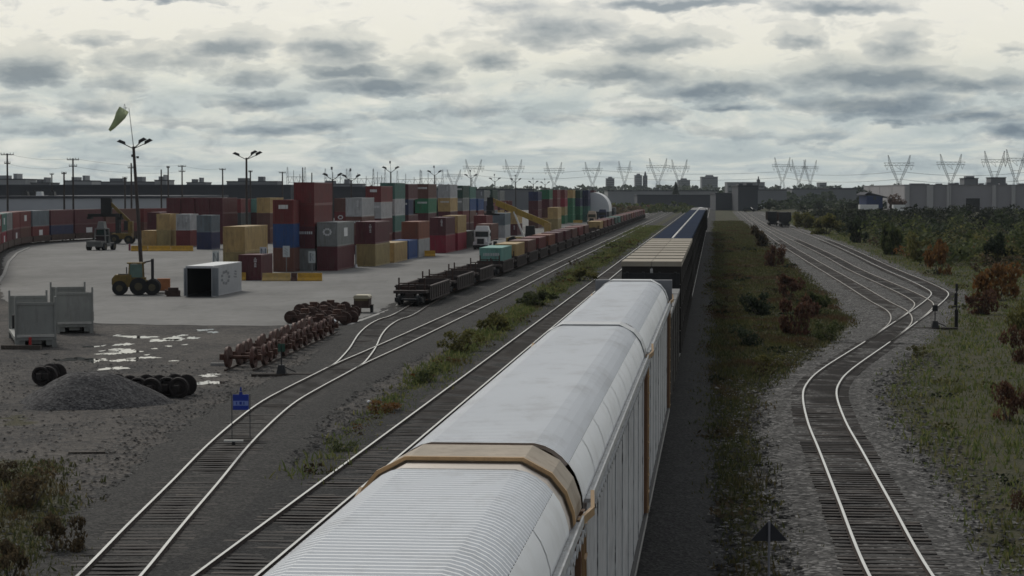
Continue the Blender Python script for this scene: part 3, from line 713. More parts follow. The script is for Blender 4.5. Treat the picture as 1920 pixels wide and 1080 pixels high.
        for s in (-1, 1):
            mb = MB(); c0, c1 = (0.02, .95) if e == 0 else (L-.95, L-.02)
            mb.bb(s*1.31, s*1.42, c0, c0+.20, 1.0, 5.2); mb.bb(s*1.31, s*1.42, c1-.22, c1, 1.0, 5.2); mb.bb(s*1.31, s*1.36, c0+.2, c1-.22, 1.0, 5.15)
            mb.build('end_post', endm, t); mb = MB()
            for z in np.arange(1.3, 5.1, .42): mb.bar((s*1.46, c0+.08, z), (s*1.46, c0+.58, z), .03); mb.bar((s*1.41, c0+.58, z), (s*1.475, c0+.58, z), .03)
            for yy in (.08, .58): mb.bar((s*1.445, c0+yy, 1.2), (s*1.445, c0+yy, 5.1), .03)
            mb.build('ladder', m_tanp, t)
            mb = MB(); cy = L-.55 if e else .55
            mb.bar((s*1.40, cy-.50, 5.16), (s*1.56, cy-.18, 5.28), .05, .10); mb.bar((s*1.56, cy-.18, 5.28), (s*1.53, cy+.30, 5.44), .05, .10)
            mb.build('door_bracket', m_tanp, t)
    return t
m_hoopw = M('hoop_white', (.60, .615, .63), .45, .1, .06, 1, (.4, .35, .3), .3)
autorack(1.4, 27.9, 'nearest white-roofed autorack car with tan end hoop, cut by bottom edge', m_tanp, m_tanp, m_brownp)
autorack(29.78, 27.67, 'second white-roofed autorack car, between the tan hoop and the next seam', None, m_hoopw, m_brownp)
t = autorack(57.7, 27.4, 'third white-roofed autorack car, farthest, ahead of the tan lumber bundles', None, m_hoopw, m_brownp)
mb = MB(); mb.bb(-1.42, 1.5, 27.42, 27.9, 5.0, 6.0); mb.build('end_plate', M('end_plate_grey', (.20, .205, .22), .55, 0, .1, 1), t)
# flush end platform of the third autorack
# --- centre-beam lumber cars
m_sill = M('lumber_car_sill', (.62, .61, .59), .6, 0, .2, 1)
def lumber_car(v0, label, L=27.4, load='blue'):
    t = empty('lumber_car', label, 'railcar', UV(-3.14, v0), RZ, 'centre-beam lumber cars')
    mb = MB(); mb.bb(-1.35, 1.35, 0, L, .95, 1.2); mb.build('deck', m_dark, t)
    mb = MB()
    for s in (-1, 1): mb.bb(s*1.352, s*1.40, 0, L, 1.0, 1.24)
    mb.build('side_sill', m_sill, t)
    for y in (0.12, L-.12) if load else ():
        mb = MB(); mb.bb(-1.42, 1.42, y-.1, y+.1, 1.2, 5.3)
        for x in (-1.2, -.4, .4, 1.2): mb.bb(x-.06, x+.06, y-.16, y+.16, 1.2, 5.35)
        mb.build('bulkhead', m_dark, t)
    if load is None: ob('bogie', BOG, t, (0, 3, 0)); ob('bogie', BOG, t, (0, L-3, 0)); return
    mb = MB(); mb.bb(-.06, .06, .3, L-.3, 5.35, 5.5 if load == 'tan' else 5.9)
    for y in np.arange(.6, L, 1.83): mb.bb(-.07, .07, y-.06, y+.06, 1.2, 5.35)
    mb.build('centre_beam', m_sill, t)
    for y in (3, L-3): ob('bogie', BOG, t, (0, y, 0))
def bundle_mesh(mat, name):
    mb = MB(); 
    for lv, (z0, z1) in enumerate(((1.26, 2.36), (2.42, 3.52), (3.58, 4.68), (4.74, 5.86))):
        mb.box((0, 0, (z0+z1)/2), (1.26, 4.35, z1-z0), 1, None, .985)
        if lv == 3: mb.bb(-.64, .64, -2.19, 2.19, 5.62, 5.868, 0)
        if lv < 3:
            for y in (-1.5, 0, 1.5): mb.bb(-.6, .6, y-.05, y+.05, z1, z1+.06)
    for y in (-1.4, 1.4): mb.bb(-.645, .645, y-.025, y+.025, 1.27, 5.6, 1)
    return mb.mesh(name, [mat, m_lumside])
m_lumside = M('shaded_lumber_sides', (.022, .018, .016), .8, 0, .3, 1)  # shade on the stack sides and ends, put into the colour
m_wraptan = M('tan_lumber_wrap', (.36, .32, .26), .9, 0, .1, .8, (.3, .22, .14), .4)
m_wrapblue = M('blue_lumber_wrap', (.011, .022, .050), .95, 0, .2, .8, None, spec=.05)
m_wrapgrey = M('grey_lumber_wrap', (.2, .2, .2), .9, 0, .1, .8, None)
BT, BBl, BG = bundle_mesh(m_wraptan, 'lumber_bundle'), bundle_mesh(m_wrapblue, 'lumber_bundle'), bundle_mesh(m_wrapgrey, 'lumber_bundle')
lumber_car(83.9+2.0, 'dark lumber car with an added low load, hidden behind the third autorack', 24.6, None)
for k in range(4):  # unseen load, added to keep the ground beside it in shadow
    for s, side in ((-1, 'left'), (1, 'right')):
        o = ob('lumber_bundle', BG, None, UV(-3.14+s*.76, 89.5+k*5.7, .28), RZ, f'added unseen lumber stack casting shade behind the third autorack, {side} side, row {ORD[k]}', 'lumber bundle', 'added shade-casting stacks behind the third autorack'); o.scale = (1.1, 1.2, .74)
v = 111.4; cnt = {'tan': 0, 'blue': 0, 'grey': 0}
for i in range(13):
    c = 'tan' if i < 2 else ('blue' if i < 11 else 'grey')
    lumber_car(v, f'{nth(i)} loaded centre-beam lumber car behind the autoracks, carrying {c} bundles', load=c)
    for k in range(5):
        for s, side in ((-1, 'left'), (1, 'right')):
            o = ob('lumber_bundle', {'tan': BT, 'blue': BBl, 'grey': BG}[c], None, UV(-3.14+s*(.76 if c == 'tan' else .78), v+2.6+k*5.55 - (0 if c == 'tan' else 0)), RZ,
               f'{c} wrapped lumber stack {side} of the centre beam, {nth(cnt[c])} {c} row from the autoracks', 'lumber bundle', f'{c} wrapped lumber stacks on the long train')
            if c != 'tan': o.scale = (1, 1.22, 1)
            else: o.scale = (1.17, .93, 1)
        cnt[c] += 1
    v += 27.9
# two white-roofed boxcars at the far end of the train
def boxcar(v0, label):
    t = empty('boxcar', label, 'railcar', UV(-3.14, v0), RZ)
    mb = MB(); mb.bb(-1.5, 1.5, 0, 17, 1.1, 5.3)
    for y in np.arange(.8, 17, 1.5):
        for s in (-1, 1): mb.bb(s*1.5, s*1.55, y-.06, y+.06, 1.2, 5.2)
    mb.build('body', m_dark, t)
    mb = MB(); mb.prism([(-1.55, 5.3), (1.55, 5.3), (1.3, 5.55), (0, 5.7), (-1.3, 5.55)], -.1, 17.1); mb.build('roof', m_white if 'end' in label else m_wrapgrey, t)
    for y in (2.4, 14.6): ob('bogie', BOG, t, (0, y, 0))
boxcar(v+.5, 'white-roofed boxcar directly after the last lumber car'); boxcar(v+18.5, 'white-roofed boxcar at the very far end of the train')
# --- shipping containers
def cont_meshes(L):
    W, Hh = 1.219, 2.6; mb = MB()
    for s in (-1, 1):
        xo, xi = s*1.205, s*1.165; y = .12; pr = []
        while y < L-.3:
            pr += [(xo, y), (xo, y+.09), (xi, y+.15), (xi, y+.24)]; y += .30
        pr.append((xo, L-.12)); n = len(pr)
        vs = [(x, yy, z) for z in (.14, Hh-.12) for x, yy in pr]; mb.add(vs, [(i, i+1, n+i+1, n+i) for i in range(n-1)])
        mb.bb(s*1.12, s*W, .15, L-.15, 0, .16); mb.bb(s*1.14, s*W, .15, L-.15, Hh-.13, Hh-.004)
        for yy in (.075, L-.075): mb.bb(s*1.07, s*(W+.002), yy-.077, yy+.077, 0, Hh)
    for yy in (.075, L-.075): mb.bb(-1.07, 1.07, yy-.06, yy+.06, 0, .17); mb.bb(-1.07, 1.07, yy-.06, yy+.06, Hh-.13, Hh-.003)
    ys = np.arange(.15, L-.2, .21); pr = []
    for i, y in enumerate(ys): pr.append((y, Hh-.018 if (i // 1) % 2 else Hh-.036))
    n = len(pr); vs = [(x, y, z) for x in (-1.15, 1.15) for y, z in pr]; mb.add(vs, [(i, i+1, n+i+1, n+i) for i in range(n-1)])
    mb.bb(-1.1, 1.1, L-.10, L-.05, .17, Hh-.13); mb.bb(-1.1, 1.1, .15, L-.15, .1, .15)
    body = mb
    d = MB(); d.bb(.01, 1.06, .05, .09, .18, Hh-.14)
    for x in (.28, .76): d.tube((x, .025, .2), (x, .025, Hh-.15), .022, 6); d.bb(x-.16, x+.16, .01, .05, 1.05, 1.09)
    for z in (.7, 1.3, 1.9): d.bb(.05, 1.03, .042, .055, z-.03, z+.03)
    return body, d
PAL = list(CC)
CB = {}
for L in (12.19, 6.06):
    b, d = cont_meshes(L); bm_ = b.mesh('container_body', cm('red')); dm = d.mesh('container_door', cm('red'))
    d2 = MB(); d2.v = [(-x, y, z) for x, y, z in d.v]; d2.f = [f[::-1] for f in d.f]; d2.m = d.m; d2.sm = d.sm; CB[L] = (bm_, dm, d2.mesh('container_door', cm('red')))
def marks_mesh(kind):
    mb = MB(); rr = random.Random(kind)
    if kind == 0:      # logo block on the doors
        mb.bb(-.55, .55, .0, .01, 1.62, 2.05)
    elif kind == 1:    # lines of lettering at right of the doors
        for i in range(6):
            w = rr.uniform(.12, .36); mb.bb(.58-w/2, .58+w/2, 0, .01, 2.2-i*.17, 2.28-i*.17)
    elif kind == 2:    # big emblem
        for i in range(10): a = i*.628; mb.bb(.42*math.cos(a)-.11, .42*math.cos(a)+.11, 0, .01, 1.55+.32*math.sin(a)-.10, 1.55+.32*math.sin(a)+.10)
    elif kind == 3:    # side logo square (used on the long side)
        mb.bb(0, .01, 4.6, 7.2, 1.0, 1.95)
    elif kind == 4:
        x = -.8
        while x < .8: w = rr.uniform(.08, .2); mb.bb(x, x+w, 0, .01, 1.7, 2.02); x += w+.07
    return mb
MK = {k: marks_mesh(k).mesh('marking', m_mark) for k in range(5)}
def slotmat(o, m): o.material_slots[0].link = 'OBJECT'; o.material_slots[0].material = m
def container(loc, rz, color, label, L=12.19, h=2.6, mark=None, group=None, parts=True, markmat=None, cat='container'):
    t = empty('shipping_container', label, cat, loc, rz, group); t.scale = (1, 1, h/2.6)
    b, d1, d2 = CB[L]; m = cm(color)
    o = ob('container_body', b, t); slotmat(o, m)
    for dm in (d1, d2): o = ob('container_door', dm, t); slotmat(o, m)
    for k in (mark if isinstance(mark, (list, tuple)) else ([] if mark is None else [mark])):
        o = ob('marking', MK[k], t, (0, -.0, 0) if k != 3 else (1.222, 0, 0))
        if k != 3: o.location = (0, .008, 0)
        if markmat: slotmat(o, markmat)
    return t
LV = {1: [''], 2: ['bottom', 'top'], 3: ['bottom', 'middle', 'top'], 4: ['bottom', 'second-level', 'third-level', 'top'], 5: ['bottom', 'second-level', 'third-level', 'fourth-level', 'top']}
def stack(cx, by, ty, cols, where, L=12.19, marks=None, uvpos=None, h=None):
    p = G(cx, by) if uvpos is None else UV(*uvpos); u, v = toUV(p); s = F/p.y
    if h is None: h = (H + (YH-ty)/s)/len(cols)          # stack height read from its top edge
    h = max(2.3, min(3.0, h)); c = UV(u-1.22, v); n = len(cols)
    for i, col in enumerate(cols):
        Li = L; lv = LV[n][i]
        if isinstance(col, tuple): col, Li = col
        cn = CNAME[col]; lb = f'{cn} container, {lv} of {where}' if lv else f'{cn} container, {where}'
        container((c.x, c.y, i*h + (.03 if i == 0 else .03)), RZ + R.uniform(-.004, .004), col, lb, Li, h-.012, (marks or {}).get(i), 'containers stacked in the yard')
# front row
stack(460, 521, 425, ['olive', 'tan'], 'the tan pair at the left end of the front row')
stack(490, 526, 478, ['maroon'], 'alone on the ground behind the long yellow barrier', 6.06, {0: [1]})
stack(551, 510, 375, ['brown', 'blue', 'red'], 'the three-high stack with a blue one in the middle', marks={2: [0]})
stack(590, 508, 342, ['grey', 'maroon', 'red', 'red'], 'the tall four-high red stack in the front row', marks={1: [4]})
stack(633, 508, 417, ['maroon', 'grey'], 'the pair right of the tall red stack', marks={1: [2, 3]})
stack(704, 500, 416, ['olive', 'maroon'], 'the pair with white lettering right of the grey one', marks={1: [1]})
u6, v6 = toUV(G(704, 500))
stack(0, 0, 0, ['tan'], 'single, behind the pair with white lettering', uvpos=(u6+.3, v6+14.5), h=2.6)
stack(0, 0, 0, ['blue'], 'single, behind the lone tan one in the front row', uvpos=(u6+.2, v6+29), h=2.6)
stack(785, 483, 416, ['white', 'rust'], 'the rust and pale pair in the front row', marks={})
stack(836, 475, 408, ['crimson', 'maroon'], 'the crimson-based pair at the right of the front row', marks={1: [1]})
u8, v8 = toUV(G(836, 475))
stack(0, 0, 0, ['crimson', 'tan'], 'the second crimson-based pair, farther back', uvpos=(u8+.2, v8+14), h=2.75)
stack(0, 0, 0, ['charcoal'], 'single dark one left of the white truck', uvpos=(u8+.1, v8+28), h=2.8)
# middle row
UM = -51.9
MID = [(327, 3, ['maroon', 'brown', 'white'], 371, 'the pale-topped stack right of the tall red stack', {}),
       (345, 4, ['red', 'maroon', 'white', 'red'], 349, 'the four-high stack left of the teal-topped one', {}),
       (361, 4, ['maroon', 'teal', 'white', 'teal'], 343, 'the teal-topped four-high stack', {2: [2]}),
       (376, 4, ['maroon', 'maroon', ('navy', 6.06), 'maroon'], 345, 'the stack right of the teal-topped one', {2: [4]}),
       (404, 4, ['maroon', 'maroon', 'green', 'brown'], 345, 'the stack with a bright green third level', {}),
       (436, 4, ['brown', 'maroon', 'tan', 'white'], 346, 'the stack with a yellow-tan third level', {}),
       (459, 4, ['maroon', 'red', 'grey', 'bottle'], 348, 'the dark-green-topped stack past the tan third level', {}),
       (473, 4, ['maroon', 'brown', 'blue', 'teal'], 350, 'the teal-topped stack with blue below', {3: [0]}),
       (488, 3, ['brown', 'red', 'blue'], 373, 'the blue-topped stack left of the yellow boom', {}),
       (503, 4, ['red', 'brown', 'navy', 'grey'], 357, 'the grey-topped stack behind the boom tip', {}),
       (520, 4, ['maroon', 'slate', 'red', 'bottle'], 356, 'the dark-green-topped stack behind the yellow boom', {}),
       (538, 4, ['navy', 'tan', 'maroon', 'grey'], 358, 'the grey-topped stack above the yellow boom', {}),
       (560, 3, ['brown', 'maroon', 'red'], 380, 'the low red stack above the boom foot', {})]
for v_, n_, cols, ty, wh, mk in MID:
    dd = v_*CS - UM*SN; h_ = (H + (YH-ty)*dd/F)/n_
    stack(0, 0, 0, cols, wh, uvpos=(UM + R.uniform(-.15, .15), v_), h=h_, marks=mk or {n_-1: [R.choice([0, 1, 4])], n_-2: [R.choice([1, 4])]})
    if n_ == 4 and v_ < 480:                     # second file of the same row, seen only above or between
        stack(0, 0, 0, ['brown', R.choice(['red', 'grey', 'navy']), R.choice(['maroon', 'slate'])], 'the half-hidden rear file, position ' + nth(MID.index((v_, n_, cols, ty, wh, mk))), uvpos=(UM-2.9, v_), h=2.6)
# back-left rows
for i, (cx, cols) in enumerate([(338, ['maroon', 'maroon', 'maroon']), (365, ['maroon', 'red', 'maroon']), (392, ['navy', 'maroon', 'maroon']), (418, ['maroon', 'maroon', 'maroon'])]):
    stack(cx, 458, 371, cols, f'the {nth(i)} maroon stack left to right behind the small stack')
stack(452, 452, 373, ['brown', 'charcoal', 'red'], 'the stack left of the narrow pale-green-topped one')
stack(482, 450, 373, ['brown', 'maroon', 'mint'], 'the narrow pale-green-topped stack beside the tan-topped one')
stack(507, 457, 371, ['brown', 'brown', 'tan'], 'the tan-topped stack behind the blue one')
stack(650, 448, 372, ['brown', 'red', 'brown'], 'the low brown stack behind the tall red stack', marks={1: [2]})
stack(300, 452, 398, ['maroon', 'maroon'], 'the dark pair left of the maroon block')
# small stack by the left barriers
stack(292, 461, 438, ['tan'], 'alone at the left end of the small stack row', 6.06, h=2.6)
stack(320, 462, 410, ['olive', 'tan'], 'the tan pair above the left yellow barriers', 6.06, h=2.75)
stack(357, 463, 410, ['red', 'white'], 'the pale-topped pair above the left yellow barriers', 6.06, {1: [1]}, h=2.75)
stack(397, 468, 408, ['navy', 'slate'], 'the blue-grey pair right of the left barriers', 6.06, h=2.75)
stack(372, 455, 408, ['navy', 'blue'], 'the thin blue pair behind the pale-topped one', 6.06, h=2.75)
# right-hand row behind the truck
stack(912, 450, 404, ['maroon', 'red'], 'the dark red pair directly behind the white truck')
stack(947, 446, 400, ['white', 'slate'], 'the blue-grey over white pair right of the truck')
stack(970, 442, 398, ['maroon', 'tan'], 'the tan-topped pair under the yellow boom', marks={0: [1]})
# far stacks
for cx, by, ty, cols, wh in [
  (1009, 428, 360, ['brown', 'maroon', 'maroon', 'navy'], 'the navy-topped far stack right of the boom'),
  (1030, 426, 356, ['tan', 'brown', 'maroon', 'green'], 'the green-topped far stack beside the navy-topped one'),
  (1046, 432, 389, ['olive', 'tan'], 'the tan pair at the foot of the far stacks'),
  (1045, 422, 356, ['olive', 'tan', 'red', 'red'], 'the first far stack with two red tops'),
  (1059, 420, 356, ['green', 'olive', 'crimson', 'red'], 'the second far stack with a red top'),
  (1074, 418, 356, ['green', 'green', 'green', 'tan'], 'the tan-topped far green stack'),
  (1088, 417, 357, ['green', 'green', 'navy', 'bottle'], 'the dark-topped far stack past the tan top'),
  (1103, 416, 357, ['teal', 'teal', 'navy', 'navy'], 'the navy far stack above the teal pair'),
  (1114, 412, 357, ['green', 'white', 'navy', 'maroon'], 'the maroon-topped far stack beside the white dome'),
  (1127, 410, 371, ['green', 'green', 'brown'], 'the brown-topped far stack in front of the white dome')]:
    stack(cx, by, ty, cols, wh)
for i, (cx, by, c) in enumerate([(1200, 397, 'red'), (1212, 396, 'maroon'), (1223, 395, 'red'), (1234, 394, 'brown'), (1244, 393, 'maroon')]):
    stack(cx, by, by-9, [c], f'{nth(i)} in the far red line past the white dome', h=2.6)
# --- articulated well cars with low containers
m_wellside = M('well_car_side', (.052, .038, .035), .75, 0, .35, 1.5, (.03, .022, .02), .7)
m_wellfloor = M('well_floor_rust', (.17, .095, .06), .8, 0, .4, 1.2, (.06, .04, .03), .7)
UW = -24.5
def well_car(v0, label, sub=True, L=17.2):
    t = empty('well_car', label, 'railcar', UV(UW, v0), RZ, 'well cars on the siding')
    for s in (-1, 1):
        mb = MB(); mb.bb(s*1.30, s*1.42, 2.0, L-2.0, .55, 1.62); mb.bb(s*1.24, s*1.48, 1.6, L-1.6, 1.55, 1.68); mb.bb(s*1.2, s*1.46, 2.0, L-2.0, .45, .58)
        for y in np.arange(2.6, L-2, 1.5): mb.bb(s*1.42, s*1.47, y-.06, y+.06, .58, 1.55)
        mb.build('side_sill', m_wellside, t)
    mb = MB(); mb.bb(-1.2, 1.2, 2.0, L-2.0, .46, .54)
    for y in np.arange(2.4, L-2, 1.3): mb.bb(-1.3, 1.3, y-.12, y+.12, .54, .66)
    mb.build('well_floor', m_wellfloor, t)
    for e in (0, 1):
        y0, y1 = (0, 2.2) if e == 0 else (L-2.2, L)
        mb = MB(); mb.bb(-1.35, 1.35, y0, y1, 1.12, 1.34); mb.bb(-.35, .35, y0-.15, y1+.15, .75, 1.12)
        yb = 1.9 if e == 0 else L-1.9
        mb.bb(-1.42, 1.42, yb-.12, yb+.12, .6, 1.75); mb.build('end_platform', m_wellside, t)
        mb = MB()
        for s in (-1, 1):
            yp = 1.2 if e == 0 else L-1.2
            mb.bb(s*1.0, s*1.12, yp-.06, yp+.06, 1.34, 2.35); mb.bb(s*.2, s*.32, yp-.06, yp+.06, 1.34, 1.95)
        mb.bb(-1.0, 1.0, yp-.04, yp+.04, 1.85, 1.93); mb.bb(-.9, .3, yp+.2, yp+.9, 1.34, 1.62)
        mb.build('handbrake_stand', m_rustd, t)
        ob('bogie', BOG, t, (0, .15 if e == 0 else L-.15, 0))
    return t
v = 178.5
well_car(v, 'empty rusty well car nearest, standing behind the small tan cart'); v += 19.4
m_lampw = M('marker_white', (.7, .7, .68), .5, 0, .1, 1)
mb = MB()
o0 = UV(UW, 178.5)
for i in range(2):
    well_car(v, ['second empty well car, just before the mint container', 'third empty well car half hidden by the mint container'][i]); v += 19.4
WC = ['mint', 'tan', 'brown', 'red', 'rust', 'maroon', 'maroon', 'brown', 'red', 'brown', 'white', 'white', 'tan', 'rust', 'red', 'maroon', 'bottle', 'teal', 'brown', 'red', 'brown', 'maroon', 'rust', 'red', 'brown', 'red', 'maroon', 'brown', 'red']
v = 241.5
for i, c in enumerate(WC):
    well_car(v, f'well car carrying the {nth(i)} container from the near end, {CNAME[c]}', L=16.4)
    p = UV(UW, v+2.1)
    if i not in (10, 11):
        container((p.x, p.y, .56), RZ, c, f'{CNAME[c]} container riding low in a well car, {nth(i)} from the near end', 12.19, 2.6, [4] if c == 'mint' else None, 'containers on the well cars')
    v += 17.6
# --- double-stack train on the left curve
cum = [0]
for a, b in zip(LTL, LTL[1:]): cum.append(cum[-1] + (b-a).length)
def onL(s):
    for i in range(len(cum)-1):
        if cum[i+1] >= s:
            t = (s-cum[i])/(cum[i+1]-cum[i]); d = (LTL[i+1]-LTL[i]).normalized(); return LTL[i].lerp(LTL[i+1], t), d
    return LTL[-1], (LTL[-1]-LTL[-2]).normalized()
UP = ['rust', 'tan', 'charcoal', 'rust', 'tan', 'white', 'charcoal', 'brown', 'grey', 'white', 'maroon', 'maroon', 'red', 'teal', 'grey', 'red', 'red', 'slate', 'maroon', 'maroon', 'brown', 'red', 'maroon']
LW = ['red', 'maroon', 'brown', 'crimson', 'brown', 'maroon', 'rust', 'brown', 'red', 'maroon', 'navy', 'maroon', 'red', 'crimson', 'maroon', 'maroon', 'brown', 'red', 'navy', 'maroon', 'red', 'brown', 'red']
s = 14.0; i = 0
while s + 13 < cum[-1] and i < len(UP):
    p, d = onL(s + 6.1); rz = math.atan2(d.y, d.x)-PI/2
    t = empty('well_car', f'well car {nth(i)} from the near end of the left double-stack train', 'railcar', p, rz, 'well cars of the left double-stack train')
    mb = MB()
    for sd in (-1, 1): mb.bb(sd*1.26, sd*1.40, -6.2, 6.2, .5, 1.5)
    mb.bb(-1.26, 1.26, -6.2, 6.2, .45, .55); mb.build('well_frame', m_rustd, t)
    for e in (-1, 1):
        mb = MB(); mb.bb(-1.3, 1.3, e*6.25, e*6.75, 1.0, 1.35); mb.build('end_platform', m_rustd, t)
    ob('bogie', BOG, t, (0, 6.6, 0))
    q = p - d*6.1
    container((q.x, q.y, .56), rz, LW[i], f'{CNAME[LW[i]]} lower container, {nth(i)} along the left double-stack train', 12.19, 2.6, [3] if i % 2 == 1 else None, 'containers of the left double-stack train')
    container((q.x, q.y, 3.18), rz, UP[i], f'{CNAME[UP[i]]} upper container, {nth(i)} along the left double-stack train', 12.19, 2.75, [3] if i in (12, 13, 16) else None, 'containers of the left double-stack train')
    s += 13.5; i += 1
# --- dark hopper cars on the ladder
def hopper(x, y, label, rz):
    p = G(x, y); t = empty('hopper_car', label, 'railcar', p, rz)
    mb = MB(); prof = [(-1.45, 1.9), (-.6, .9), (.6, .9), (1.45, 1.9), (1.55, 3.9), (1.45, 3.9), (1.35, 2.0), (-1.35, 2.0), (-1.45, 3.9), (-1.55, 3.9)]
    mb.prism(prof, 0, 13); mb.bb(-1.5, 1.5, 0, .12, 1.6, 3.95); mb.bb(-1.5, 1.5, 12.88, 13, 1.6, 3.95); mb.bb(-1.2, 1.2, -.9, 13.9, .85, 1.1); mb.build('body', m_dark, t)
    mb = MB()
    for yy in np.arange(.7, 13, 1.2):
        for s_ in (-1, 1): mb.bb(s_*1.5, s_*1.6, yy-.05, yy+.05, 1.9, 3.9)
    mb.build('rib', m_rustd, t)
    mb = MB(); mb.box((0, 6.5, 3.7), (2.6, 12, .5), 0, None, .75); mb.build('coal_load', m_black, t)
    for yy in (.6, 12.4): ob('bogie', BOG, t, (0, yy, 0))
hopper(1450, 425, 'left dark hopper car parked at the narrow end of the ladder tracks', math.radians(-4.5))
hopper(1472, 427, 'right dark hopper car parked at the narrow end of the ladder tracks', math.radians(-4.5))
# ================================================================ YARD EQUIPMENT
m_hub = M('wheel_hub', (.10, .085, .05), .7, 0, .3, 2)
def wheel(t, x, y, r, w, name='wheel', hub=m_hub):   # axle along local Y
    mb = MB(); mb.tube((x, y-w/2, r), (x, y+w/2, r), r, 20); mb.tube((x, y-w/2-.02, r), (x, y+w/2+.02, r), r*.93, 20)
    o = mb.build(name, m_black, t); h = MB(); h.tube((x, y-w/2-.04, r), (x, y+w/2+.04, r), r*.45, 12); h.build('hub', hub, o)
# yellow forklift, facing +X
p = G(258, 553); t = empty('forklift', 'yellow forklift with big black tyres beside the open white container', 'forklift', p, math.radians(6))
mb = MB(); mb.bb(-2.1, .9, -.75, .75, .75, 1.35); mb.prism([(-2.15, .7), (-2.15, 1.5), (-1.9, 1.75), (-.55, 1.75), (-.55, 1.0), (-.9, .7)], -.8, .8, axis='y' if False else 'x', mat=Matrix.Rotation(-PI/2, 4, 'Z') @ Matrix.Scale(-1, 4, (0, 1, 0)) if False else None) if False else None
mb.prism([(-2.2, .75), (-2.2, 1.55), (-1.95, 1.85), (-.5, 1.85), (-.5, .75)], -.78, .78)
mb.bb(-.5, .75, -.7, .7, 1.35, 1.6); mb.build('chassis', m_yeldull, t)
mb = MB(); mb.bb(-2.26, -2.2, -.6, .6, .95, 1.5); mb.bb(-1.7, -.7, -.45, .45, 1.85, 1.93); mb.tube((-1.0, .5, 1.85), (-1.0, .5, 2.5), .05, 8); mb.build('engine_grille', m_dark, t)
mb = MB()
for x in (-.75, .55):
    for y in (-.66, .66): mb.bar((x, y, 1.6), (x*.9, y*.92, 2.85), .09)
mb.box((-.1, 0, 2.9), (1.6, 1.4, .12)); mb.build('cab_frame', m_yeldull, t)
mb = MB(); mb.box((-.1, 0, 2.2), (1.2, 1.22, 1.2), 0, None, .93); mb.build('cab_glass', m_gglass, t)
mb = MB()
for y in (-.55, .55): mb.bb(1.25, 1.45, y-.09, y+.09, .25, 3.25)
for z in (.6, 1.8, 3.2): mb.bb(1.28, 1.42, -.55, .55, z-.08, z+.08)
mb.bar((.4, .5, 2.9), (1.3, .5, 3.1), .1); mb.bar((.4, -.5, 2.9), (1.3, -.5, 3.1), .1); mb.build('mast', m_dark, t)
mb = MB(); mb.bb(1.46, 1.54, -.9, .9, .15, .85)
for y in (-.5, .5): mb.bb(1.54, 3.1, y-.09, y+.09, .12, .2)
mb.build('forks', m_dark, t)
for x, y, r in ((-1.55, -.85, .66), (-1.55, .85, .66), (.15, -.95, .80), (.15, .95, .80), (1.35, -.9, .72), (1.35, .9, .72)): wheel(t, x, y, r, .45)
q = G(307, 545); mb = MB()
for i in range(3): mb.bb(-.7, .7, -.5+i*.4, -.32+i*.4, 0, .12)
mb.bb(-.7, .7, -.55, .55, .12, .2); mb.box((0, 0, .68), (1.2, .95, .95)); mb.build('crate', M('orange_crate', (.38, .15, .06), .7, 0, .2, 2), None, q, .1, label='faded orange crate on a pallet beyond the forklift forks', cat='crate')
q = G(325, 556); mb = MB(); mb.bb(-.6, .6, -.4, .4, 0, .55); mb.bb(-.45, .45, -.3, .3, .55, .8); mb.tube((-.75, 0, .4), (-.6, 0, .4), .25, 10); mb.build('scrap_block', m_rustd, None, q, .2, label='dark scrap block lying at the mouth of the open white container', cat='scrap')
# open white container
p = G(399, 557); u, v = toUV(p); c = UV(u-1.22, v); t = empty('shipping_container', 'white container standing alone with its doors open and dark inside', 'container', c, RZ)
mb = MB(); L, W, h = 12.19, 1.219, 2.75
for s in (-1, 1):
    mb.bb(s*1.15, s*1.2, .1, L, .1, h-.05); mb.bb(s*1.1, s*W, 0, .15, 0, h); mb.bb(s*1.1, s*W, .15, L, 0, .15); mb.bb(s*1.1, s*W, .15, L, h-.12, h-.005)
    for y in np.arange(.4, L-.2, .30): mb.bb(s*1.2, s*1.214, y, y+.13, .16, h-.13)
mb.bb(-1.1, 1.1, 0, .12, h-.2, h-.004); mb.bb(-1.1, 1.1, L-.1, L, 0, h-.01); mb.build('container_body', M('container_white', (.46, .47, .49), .5, 0, .08, .8, (.3, .28, .26), .4), t)
mb = MB(); mb.bb(-1.15, 1.15, .1, L-.05, h-.05, h+.004); mb.build('container_roof', m_white, t)
mb = MB(); mb.bb(-1.14, 1.14, .15, L-.12, .1, .14); mb.bb(-1.14, 1.14, L-.3, L-.26, .14, h-.1)
for s in (-1, 1): mb.bb(s*1.12, s*1.148, .16, L-.3, .14, h-.1)
mb.build('container_interior', m_interior, t)
for s, a in ((1, 50), (-1, 96)):
    mb = MB(); mb.bb(0, 1.12, -.03, .03, .12, h-.15)
    for x in (.35, .8): mb.tube((x, -.06, .2), (x, -.06, h-.2), .025, 6)
    ang = math.radians(-a) if s > 0 else math.radians(180+a)
    mb.build('container_door', M('container_door_grey', (.24, .26, .28), .5, 0, .1, 1), t, (s*1.2, 0, 0), ang)
mb = MB(); rr = random.Random(3)
for k in range(9): a = k*.7; mb.bb(1.222, 1.232, 5.2+1.5*math.cos(a)-.4, 5.2+1.5*math.cos(a)+.4, 1.55+.55*math.sin(a)-.12, 1.55+.55*math.sin(a)+.12)
mb.bb(1.222, 1.232, 4.6, 5.8, 1.95, 2.1)
for k in range(6): mb.bar((1.227, 9.4-.15*k*(-1 if k < 3 else 1), 2.0-.25*(k % 3)), (1.227, 9.9, 1.9-.25*(k % 3)), .01, .1)
mb.build('marking', M('marking_grey', (.2, .21, .23), .6, 0, .1, 1), t)
